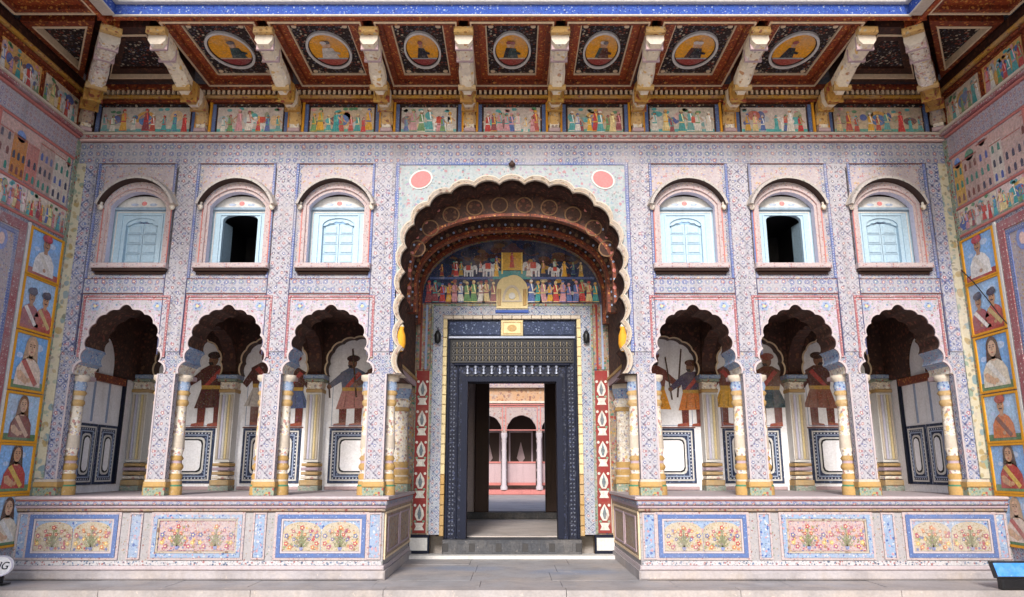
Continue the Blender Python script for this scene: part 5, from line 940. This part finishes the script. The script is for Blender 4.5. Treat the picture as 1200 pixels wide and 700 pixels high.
# ================================================================== side walls of the court
def make_side(sg):
    nm = 'left' if sg < 0 else 'right'
    sw = thing('side_wall', f'{nm} side wall of the court with portraits in orange frames and painted towns', 'wall', (sg * SX, -3.0, 0))
    F = FL(-SX) if sg < 0 else FRT(SX)
    U = lambda y: y if sg < 0 else -y              # y in the world -> u
    def bx(mb, y0, y1, v0, v1, w0, w1, mat, ch=0): a, b = sorted((U(y0), U(y1))); return mb.box(a, b, v0, v1, w0, w1, mat, ch=ch)
    put('wall_face', bx(MB(F), -4.4, 2.2, -0.16, 6.9, -0.4, 0.0, 'wall_lattice_side'), sw)
    # corner strip that turns the facade corner
    put('corner_strip', bx(MB(F), -0.10, -0.002, ZP, 5.35, 0.0, 0.016, 'green_floral'), sw)
    put('pattern_band', bx(MB(F), -4.4, -0.002, 5.10, 5.36, 0.0, 0.012, 'band_circles_side'), sw)
    put('cornice', bx(bx(bx(MB(F), -4.4, -0.1, 5.365, 5.39, 0.0, 0.05, 'rose_red', 0.01), -4.4, -0.1, 5.392, 5.425, 0.0, 0.08, 'red_border_side'), -4.4, -0.13, 5.427, 5.455, 0.0, 0.12, 'cream', 0.012), sw)
    for v0 in (5.065, 4.375, 4.02): put('red_line', bx(MB(F), -4.4, -0.10, v0, v0 + 0.03, 0.0, 0.022, 'rose_red', 0.008), sw)
    # painted towns
    y = -0.13; k = 0
    while y > -3.5:
        a, b = sorted((U(y), U(y - 1.35)))
        put('town_painting', city(lambda u, v, w: F(u, v, w), a, b, 4.42, 5.055, 50 + k * 7 + (sg > 0)), sw)
        put('town_frame', bx(MB(F), y - 1.385, y - 1.355, 4.41, 5.06, 0.0, 0.02, 'rose_red'), sw)
        y -= 1.39; k += 1
    # procession below the towns
    y = -0.11; k = 0
    while y > -3.5:
        a, b = sorted((U(y), U(y - 0.75)))
        put('procession_painting', crowd(lambda u, v, w: F(u, v, w), a, b, 4.055, 4.37, 80 + k + 9 * (sg > 0), bg=(0.70, 0.55, 0.52) if k % 2 else (0.66, 0.56, 0.46), ground=(0.34, 0.34, 0.26), n=6), sw)
        y -= 0.757; k += 1
    # portraits
    rows = [(3.43, 3.95), (2.79, 3.38), (2.10, 2.72), (1.52, 2.03), (0.96, 1.46), (0.38, 0.90)]
    kinds = [0, 1, 2, 3, 4, 6] if sg < 0 else [0, 1, 6, 5, 4, 2]
    for k, (v0, v1) in enumerate(rows):
        a, b = sorted((U(-0.69), U(-0.11)))
        g_ = [(0.38, 0.06, 0.05), (0.42, 0.08, 0.06), (0.14, 0.24, 0.12), (0.10, 0.20, 0.10), (0.14, 0.26, 0.13), (0.1, 0.2, 0.1)][k]
        p = put('portrait', bust(lambda u, v, w: F(u, v, w + 0.006), a, b, v0, v1, kinds[k], k, g_), sw)
        put('portrait_frame', MB(F).frame(a - 0.035, b + 0.035, v0 - 0.028, v1 + 0.028, 0.035, 0.0, 0.022, 'orange', 0.026), p)
    put('cream_line', bx(MB(F), -0.775, -0.735, 0.3, 4.0, 0.0, 0.02, 'cream_white'), sw)
    # big floral panel with red border further along the wall
    for j in range(2):
        y1 = -0.80 - j * 1.8; y0 = y1 - 1.76
        a, b = sorted((U(y0), U(y1)))
        fp = put('floral_panel', MB(F).box(a, b, 0.35, 3.97, 0.0, 0.008, 'strip_blue' if False else 'pink_floral'), sw)
        put('panel_border', MB(F).frame(a, b, 0.35, 3.97, 0.11, 0.008, 0.02, 'red_border_side').frame(a + 0.13, b - 0.13, 0.48, 3.84, 0.05, 0.008, 0.016, 'blue_border'), fp)
        m = (a + b) / 2; mb = MB(lambda u, v, w: F(u, v, w + 0.009))
        for zz in (3.3, 2.5, 1.7, 0.95):
            mb.ell(m, zz, 0.34, 0.30, (0.74, 0.5, 0.46), 1, 26); mb.ell(m, zz, 0.27, 0.235, (0.52, 0.12, 0.12), 2, 26); mb.ell(m, zz, 0.19, 0.165, (0.7, 0.62, 0.6), 3, 22)
            for q in range(8): mb.ell(m + 0.23 * math.cos(q * 0.785), zz + 0.2 * math.sin(q * 0.785), 0.03, 0.03, (0.16, 0.22, 0.52), 4, 10)
            mb.ell(m, zz, 0.08, 0.07, (0.16, 0.22, 0.52), 4, 14)
            for e in (-1, 1): mb.ell(m + e * 0.5, zz + 0.38, 0.10, 0.13, (0.2, 0.27, 0.55), 1, 16); mb.ell(m + e * 0.5, zz + 0.38, 0.05, 0.07, (0.72, 0.5, 0.45), 2, 14)
        put('medallion_painting', mb, fp)
    return sw
make_side(-1); make_side(1)

# ================================================================== eaves: soffit, coffers, brackets, frieze, fascia
ZE = 6.10; YF = -1.62; XF = 4.44
def coffer(F, hu, hv, seed, par, at=(0, 0, 0)):
    """a framed ceiling coffer with a gold medallion, seen from below"""
    co = put('coffer', MB(F).plate([(-hu, -hv), (hu, -hv), (hu, hv), (-hu, hv)], [[(-hu + .1, -hv + .09), (hu - .1, -hv + .09), (hu - .1, hv - .09), (-hu + .1, hv - .09)]], -0.16, 0.0, 'brown_paint'), par, at)
    put('moulding', MB(F).frame(-hu + .02, hu - .02, -hv + .02, hv - .02, 0.016, 0.0, 0.018, 'cream_line').frame(-hu + .1, hu - .1, -hv + .09, hv - .09, 0.085, -0.16, -0.05, 'red_brown').frame(-hu + .186, hu - .186, -hv + .176, hv - .176, 0.014, -0.16, -0.06, 'cream_line'), co, at)
    iu, iv = hu - 0.2, hv - 0.19
    put('panel', MB(F).box(-iu, iu, -iv, iv, -0.16, -0.085, 'dark_floral'), co, at)
    ru, rv = iu * 0.78, iv * 0.74
    E = lambda s_: [(ru * s_ * math.cos(6.2832 * k / 30), rv * s_ * math.sin(6.2832 * k / 30)) for k in range(30)]
    put('medallion_ring', MB(F).plate(E(1.0), [E(0.90)], -0.085, -0.055, 'cream_white').plate(E(0.90), [E(0.86)], -0.085, -0.07, 'wood_dark'), co, at)
    rd = random.Random(seed); mb = MB(lambda u, v, w: F(u, v, w - 0.082))
    mb.plate(E(0.89), [], -0.003, 0.0, 'paint', col=(0.78, 0.34, 0.015))
    lo = [(ru * 0.86 * math.cos(t), rv * 0.86 * math.sin(t)) for t in [math.pi + math.pi * 0.17 + (math.pi * 0.66) * k / 12 for k in range(13)]]
    mb.pl(lo, rd.choice([(0.30, 0.04, 0.03), (0.36, 0.06, 0.04), (0.26, 0.03, 0.03)]), 1)
    mb.rc(-ru * 0.7, ru * 0.7, -rv * 0.50, -rv * 0.43, rd.choice([(0.6, 0.5, 0.4), (0.55, 0.4, 0.3), (0.35, 0.4, 0.42)]), 2)
    for q in range(rd.choice((1, 2, 2))):
        u = rd.uniform(-0.28, 0.28) * ru; c_ = rd.choice([(0.02, 0.02, 0.03), (0.62, 0.58, 0.52), (0.10, 0.03, 0.02), (0.04, 0.07, 0.07), (0.02, 0.02, 0.03)])
        mb.pl([(u - 0.3 * ru, -0.42 * rv), (u + 0.3 * ru, -0.42 * rv), (u + 0.16 * ru, 0.12 * rv), (u - 0.14 * ru, 0.14 * rv)], c_, 3 + 3 * q); mb.ell(u, 0.28 * rv, 0.11 * ru, 0.14 * rv, rd.choice(SKIN), 4 + 3 * q, 12); mb.ell(u, 0.42 * rv, 0.14 * ru, 0.09 * rv, rd.choice([(0.65, 0.6, 0.55), (0.3, 0.05, 0.04), (0.06, 0.05, 0.06)]), 5 + 3 * q, 12)
        mb.pl([(u, 0.0), (u + 0.42 * ru, -0.12 * rv), (u + 0.40 * ru, -0.22 * rv), (u - 0.02, -0.15 * rv)], tuple(0.8 * k for k in c_), 5 + 3 * q)
    put('medallion', mb, co, at)
    mb = MB(F)
    for a in (-1, 1):
        for b in (-1, 1): mb.plate([(a * (iu - 0.05) + 0.03 * math.cos(6.2832 * k / 10), b * (iv - 0.05) + 0.03 * math.sin(6.2832 * k / 10)) for k in range(10)], [], -0.085, -0.075, 'cream_line')
    put('corner_flower', mb, co, at)
    return co
def bracket(F, L, par, dark=False, hw=0.092):
    """curved strut: u across, v up, w out from the wall; L is the reach"""
    ctr = [(0.06, 5.56, .05), (0.07, 5.67, .055), (0.11, 5.76, .075), (0.22, 5.80, .105), (0.36, 5.80, .125), (0.50, 5.825, .09), (0.62, 5.88, .07), (0.80, 5.95, .095), (0.95, 5.975, .10), (1.0, 5.985, .09)]
    k_ = L; rows_t = []; rows = []
    ctr = [(0.06 + (c[0] - 0.06) * k_, c[1], c[2]) for c in ctr]
    Q = []
    for a in range(len(ctr) - 1):
        for t in (0, 0.5): Q.append(tuple(ctr[a][j] + (ctr[a + 1][j] - ctr[a][j]) * t for j in range(3)))
    Q.append(ctr[-1]); mats = []
    for i_, (w_, v_, th) in enumerate(Q):
        p0, p1 = Q[max(0, i_ - 1)], Q[min(len(Q) - 1, i_ + 1)]; dx, dy = p1[0] - p0[0], p1[1] - p0[1]; d = math.hypot(dx, dy); nx, ny = -dy / d, dx / d
        top = (w_ + nx * th, v_ + ny * th); bot = (w_ - nx * th, v_ - ny * th)
        hh = hw * (0.85 + 0.25 * w_ / (L + .06)) * (0.82 if i_ in (3, 9, 13) else 1.0)
        rows.append([(-hh, top[1], top[0]), (hh, top[1], top[0]), (hh, (top[1] + 2 * bot[1]) / 3, (top[0] + 2 * bot[0]) / 3), (hh * 0.6, bot[1], bot[0]), (-hh * 0.6, bot[1], bot[0]), (-hh, (top[1] + 2 * bot[1]) / 3, (top[0] + 2 * bot[0]) / 3)])
        f_ = i_ / len(Q); mats.append(('tan_floral' if f_ < 0.24 else ('gold_stripe' if f_ < 0.52 else 'cream_gold')) if dark else ('bracket_gold' if f_ < 0.30 else ('gold_stripe' if 0.32 < f_ < 0.44 else 'bracket_cream')))
    mb = MB(F).grid(rows, mats[:-1], False, True); mb.face(rows[0], 'gold'); mb.face(rows[-1], 'cream')
    b = put('bracket', mb, par)
    put('bracket_foot', MB(F).box(-0.075, 0.075, 5.452, 5.50, 0.0, 0.14, 'mud_pink', ch=0.012).box(-0.06, 0.06, 5.502, 5.575, 0.0, 0.11, 'cream_gold', ch=0.01), b)
    for qi in (5, 8, 14, 16):                     # raised collars
        w_, v_, th = Q[qi]; put('bracket_band', MB(F).box(-hw * 1.08, hw * 1.08, v_ - th * 1.06, v_ + th * 0.6, w_ - 0.018, w_ + 0.018, 'gold_stripe' if qi < 10 else 'mud_pink', ch=0.006), b)
    c_ = Q[10]
    mb = MB(F).tube([(-hw * 1.15, c_[1] - 0.07, c_[0]), (hw * 1.15, c_[1] - 0.07, c_[0])], 0.04, 'gold', 10)
    put('bracket_roll', mb, b)
    put('bracket_head', MB(F).box(-0.11, 0.11, 6.02, 6.098, L - 0.06, L + 0.04, 'bracket_gold', ch=0.012), b)
    return b
ev = thing('front_eave', 'deep front eave with brown coffers, gold medallions and curved cream brackets', 'eave', (0, -0.8, 5.45))
BR = [0.55, 1.63, 2.825, 4.04]
put('soffit', MB(FD(0, 0, ZE)).box(-SX, SX, -0.3, 1.59, -0.26, -0.17, 'brown_dark'), ev)
put('fascia', MB().box(-XF, XF, ZE + 0.008, ZE + 0.03, 1.629, 1.65, 'cream', ch=0.006).box(-XF, XF, ZE + 0.032, ZE + 0.155, 1.592, 1.64, 'blue_band').box(-XF, XF, ZE + 0.157, ZE + 0.18, 1.50, 1.70, 'cream_white', ch=0.01).box(-XF, XF, ZE + 0.182, 7.0, 1.50, 1.60, 'pink_floral').box(-XF, XF, ZE + 0.24, ZE + 0.262, 1.60, 1.625, 'rose_red'), ev)
put('front_beam', MB().box(-XF - 0.2, XF + 0.2, ZE - 0.004, ZE + 0.2, 1.575, 1.59, 'red_brown').box(-XF, XF, ZE + 0.002, ZE + 0.03, 1.591, 1.628, 'red_brown'), ev)
edges = [-4.04, -2.825, -1.63, -0.55, 0.55, 1.63, 2.825, 4.04]
for k in range(7):
    c_ = (edges[k] + edges[k + 1]) / 2; hu = (edges[k + 1] - edges[k]) / 2 - 0.055
    coffer(FD(0, 0, 0), hu, 0.735, 300 + k, ev, (c_, -0.835, ZE))
for x in edges: bracket(FR(x, 0, 0), 1.44, ev)
mb = MB()                                       # back moulding with dentils over the frieze
mb.box(-SX, SX, 5.90, 5.94, 0.0, 0.06, 'brown_paint', ch=0.01).box(-SX, SX, 5.941, 5.985, 0.0, 0.10, 'gold_floral', ch=0.012).box(-SX, SX, 6.055, 6.12, 0.0, 0.12, 'brown_paint').box(-SX, SX, 5.986, 6.054, 0.0, 0.05, 'wood_dark')
put('back_moulding', mb, ev)
mb = MB(); u = -SX + 0.04
while u < SX - 0.05: mb.box(u, u + 0.032, 5.99, 6.05, 0.05, 0.095, 'cream_line'); u += 0.066
put('dentils', mb, ev, kind='stuff')
put('frieze_ground', MB().box(-SX, SX, 5.452, 5.90, -0.2, 0.0, 'brown_dark'), ev)
E9 = [-SX + 0.06] + edges + [SX - 0.06]
for k in range(9):
    a, b = E9[k] + 0.11, E9[k + 1] - 0.11
    rd = random.Random(k); 
    p = put('frieze_painting', crowd(lambda u, v, w: (u, -0.014 - w, v), a + 0.07, b - 0.07, 5.475, 5.84, 120 + k, bg=[(0.54, 0.50, 0.44), (0.56, 0.50, 0.46), (0.52, 0.42, 0.30)][k % 3], ground=[TEAL, (0.10, 0.42, 0.42), (0.12, 0.36, 0.3)][k % 3], n=6), ev)
    put('frieze_frame', MB().box(a, a + 0.045, 5.455, 5.88, 0.0, 0.022, 'blue_band_vivid').box(b - 0.045, b, 5.455, 5.88, 0.0, 0.022, 'blue_band_vivid').box(a + 0.046, b - 0.046, 5.845, 5.88, 0.0, 0.022, 'dark_floral').box(a + 0.046, b - 0.046, 5.455, 5.475, 0.0, 0.02, 'cream'), p)
for x in edges:
    for s_ in (-1, 1): put('gold_post', MB().box(x + s_ * 0.092 - 0.016, x + s_ * 0.092 + 0.016, 5.455, 5.90, 0.0, 0.05, 'orange', ch=0.008), ev)
# corner: diagonal struts and triangular coffers
for s_ in (-1, 1):
    d = math.hypot(SX - XF, -YF); ux, uy = -s_ * (SX - XF) / d, YF / d
    Fc = lambda u, v, w, s_=s_, ux=ux, uy=uy: (s_ * (SX - 0.06) + ux * w - uy * u, -0.06 + uy * w + ux * u, v)
    b = bracket(Fc, d * 0.86, ev, True, 0.10)
    Fs = FD(0, 0, ZE)
    tri = [(s_ * 4.13, 0.20), (s_ * 4.13, 1.44), (s_ * (XF + 0.10), 1.44), (s_ * (SX - 0.30), 0.20)]
    inner = lambda t: [((p[0] - s_ * 4.62) * t + s_ * 4.62, (p[1] - 0.72) * t + 0.72) for p in tri]
    q = put('corner_coffer', MB(Fs).plate(tri, [inner(0.78)], -0.17, 0.0, 'brown_dark'), ev)
    put('corner_moulding', MB(Fs).plate(inner(0.80), [inner(0.76)], -0.1, 0.01, 'cream_line').plate(inner(0.76), [inner(0.5)], -0.17, -0.05, 'brown_dark').plate(inner(0.5), [], -0.17, -0.08, 'dark_floral'), q)

def side_eave(sg):
    nm = 'left' if sg < 0 else 'right'
    se = thing('side_eave', f'coffered brown eave running along the {nm} side wall', 'eave', (sg * 5.0, -4, 5.45))
    F = FL(-SX) if sg < 0 else FRT(SX)
    U = lambda y: y if sg < 0 else -y
    def bx(mb, y0, y1, v0, v1, w0, w1, mat, ch=0): a, b = sorted((U(y0), U(y1))); return mb.box(a, b, v0, v1, w0, w1, mat, ch=ch)
    dpt = SX - XF
    put('soffit', bx(MB(F), -4.4, -1.58, ZE + 0.17, ZE + 0.26, 0.0, dpt - 0.02, 'brown_dark'), se)
    f_ = MB(F); bx(f_, -4.4, -1.66, ZE + 0.005, ZE + 0.03, dpt - 0.1, dpt + 0.035, 'cream', 0.008); bx(f_, -4.4, -1.645, ZE + 0.032, ZE + 0.155, dpt - 0.1, dpt + 0.02, 'blue_band'); bx(f_, -4.4, -1.705, ZE + 0.157, ZE + 0.18, dpt - 0.1, dpt + 0.08, 'cream_white', 0.01); bx(f_, -4.4, -1.605, ZE + 0.182, 7.0, dpt - 0.1, dpt - 0.02, 'pink_floral')
    put('fascia', f_, se)
    put('edge_beam', bx(MB(F), -4.4, -1.46, ZE - 0.012, ZE + 0.2, dpt - 0.15, dpt - 0.105, 'red_brown'), se)
    m_ = MB(F); bx(m_, -4.4, -0.13, 5.90, 5.94, 0.0, 0.06, 'brown_paint', 0.01); bx(m_, -4.4, -0.13, 5.941, 5.985, 0.0, 0.10, 'gold_floral', 0.012); bx(m_, -4.4, -0.13, 5.986, 6.12, 0.0, 0.07, 'brown_dark')
    put('back_moulding', m_, se)
    # coffers: the figure's feet point to the wall
    for k in range(2):
        yc = -1.62 - 0.64 - k * 1.36
        Fk = (lambda u, v, w: (v, u, -w)) if sg < 0 else (lambda u, v, w: (-v, -u, -w))
        coffer(Fk, 0.58, 0.47, 400 + k + 10 * (sg > 0), se, (sg * (SX - 0.58), yc, ZE))
        if k: bracket(lambda u, v, w, yk=yc + 0.68: F(U(yk) + u, v, w), 0.98, se)
    put('diagonal_rib', MB(lambda u, v, w: (sg * (SX - 0.02) - sg * u * (SX - XF), -0.02 + u * YF, v)).box(0.0, 1.0, ZE + 0.0, ZE + 0.16, -0.01, 0.01, 'red_brown') if False else MB().plate([(sg * (SX - 0.05), 0.05), (sg * (SX - 0.17), 0.05), (sg * (XF + 0.0), -YF - 0.15), (sg * (XF + 0.13), -YF - 0.15)], [], 0, 0.001, 'red_brown') if False else MB(FD(0, 0, ZE)).plate([(sg * (SX - 0.02), 0.12), (sg * (SX - 0.20), 0.12), (sg * (XF + 0.02), 1.45), (sg * (XF + 0.20), 1.45)], [], -0.16, 0.012, 'red_brown'), se)
    Fs = FD(0, 0, ZE)
    tri = [(sg * (SX - 0.10), 0.30), (sg * (SX - 0.10), 1.56), (sg * (XF + 0.24), 1.56)]
    cx_, cy_ = sum(p[0] for p in tri) / 3, sum(p[1] for p in tri) / 3
    inner = lambda t: [((p[0] - cx_) * t + cx_, (p[1] - cy_) * t + cy_) for p in tri]
    q = put('corner_coffer', MB(Fs).plate(tri, [inner(0.72)], -0.17, 0.0, 'brown_paint'), se)
    put('corner_moulding', MB(Fs).plate(inner(0.75), [inner(0.68)], -0.1, 0.01, 'cream_line').plate(inner(0.68), [], -0.17, -0.08, 'dark_floral'), q)
    y = -0.13; k = 0
    while y > -4:
        a, b = sorted((U(y), U(y - 0.78)))
        p = put('frieze_painting', crowd(lambda u, v, w: F(u, v, w + 0.004), a + 0.03, b - 0.03, 5.48, 5.87, 200 + k + 20 * (sg > 0), bg=(0.66, 0.38, 0.12) if k % 2 else (0.70, 0.58, 0.44), ground=(0.3, 0.1, 0.06), n=4), se)
        put('frieze_frame', MB(F).frame(a + 0.004, b - 0.004, 5.456, 5.895, 0.026, 0.0, 0.02, 'brown_paint'), p)
        y -= 0.78; k += 1
side_eave(-1); side_eave(1)

wc = put('wall_cable', MB(lambda u, v, w: (u, v, w)).tube([(5.592, -0.05, 3.62), (5.59, -0.25, 3.42), (5.588, -0.45, 3.18), (5.59, -0.62, 2.95), (5.588, -0.75, 2.80)], 0.006, 'black', 6))
wc['label'] = 'thin black cable hanging across the portraits on the right wall'; wc['category'] = 'cable'
# ================================================================== small loose things at the foot of the walls
bxo = thing('blue_box', 'low black box with glossy blue slanted face at the right wall', 'box', (5.2, -1.0, 0.01))
Fb = lambda u, v, w: (4.91 + u, -0.97 - w, 0.011 + v)
put('base', MB(Fb).box(0.05, 0.60, 0.0, 0.11, -0.03, 0.06, 'plastic_black', ch=0.015), bxo)
put('slab', MB(lambda u, v, w: Fb(u, 0.11 + v, w - 0.45 * v)).box(0.0, 0.66, 0.0, 0.155, 0.0, 0.045, 'plastic_black', ch=0.006), bxo)
put('blue_face', MB(lambda u, v, w: Fb(u, 0.11 + v, w - 0.45 * v)).box(0.022, 0.64, 0.018, 0.142, 0.0455, 0.049, 'screen_blue'), bxo)
rs = thing('round_plate', 'white round plate with dark lettering leaning at the left wall', 'plate', (-5.38, -0.50, 0.006))
Fr = lambda u, v, w: (-5.42 + u, -0.66 - w + v * 0.12, 0.20 + v)
D = lambda r_: [(r_ * 1.25 * math.cos(6.2832 * k / 28), r_ * math.sin(6.2832 * k / 28)) for k in range(28)]
put('disc', MB(Fr).plate(D(0.105), [], 0.0, 0.02, 'white_wall', back=True).plate(D(0.105), [D(0.094)], 0.02, 0.028, 'lavender'), rs)
put('stand', MB(lambda u, v, w: (-5.42 + u, -0.66 - w, v)).box(-0.02, 0.02, 0.012, 0.12, -0.03, -0.012, 'plastic_black').box(-0.07, 0.07, 0.011, 0.022, -0.08, 0.05, 'plastic_black'), rs)
tc = bpy.data.curves.new('lettering', 'FONT'); tc.body = 'NG'; tc.size = 0.11; tc.align_x = 'CENTER'; tc.align_y = 'CENTER'; tc.extrude = 0.002; tc.shear = 0.25
to = bpy.data.objects.new('lettering', tc); C.objects.link(to); dg = bpy.context.evaluated_depsgraph_get(); me = bpy.data.meshes.new_from_object(to.evaluated_get(dg)); bpy.data.objects.remove(to)
me.materials.clear(); me.materials.append(M['slate'])
lo = put('lettering', me, rs, (-5.42, -0.684, 0.20)); lo.rotation_euler = (R(90 - 6.8), 0, 0)
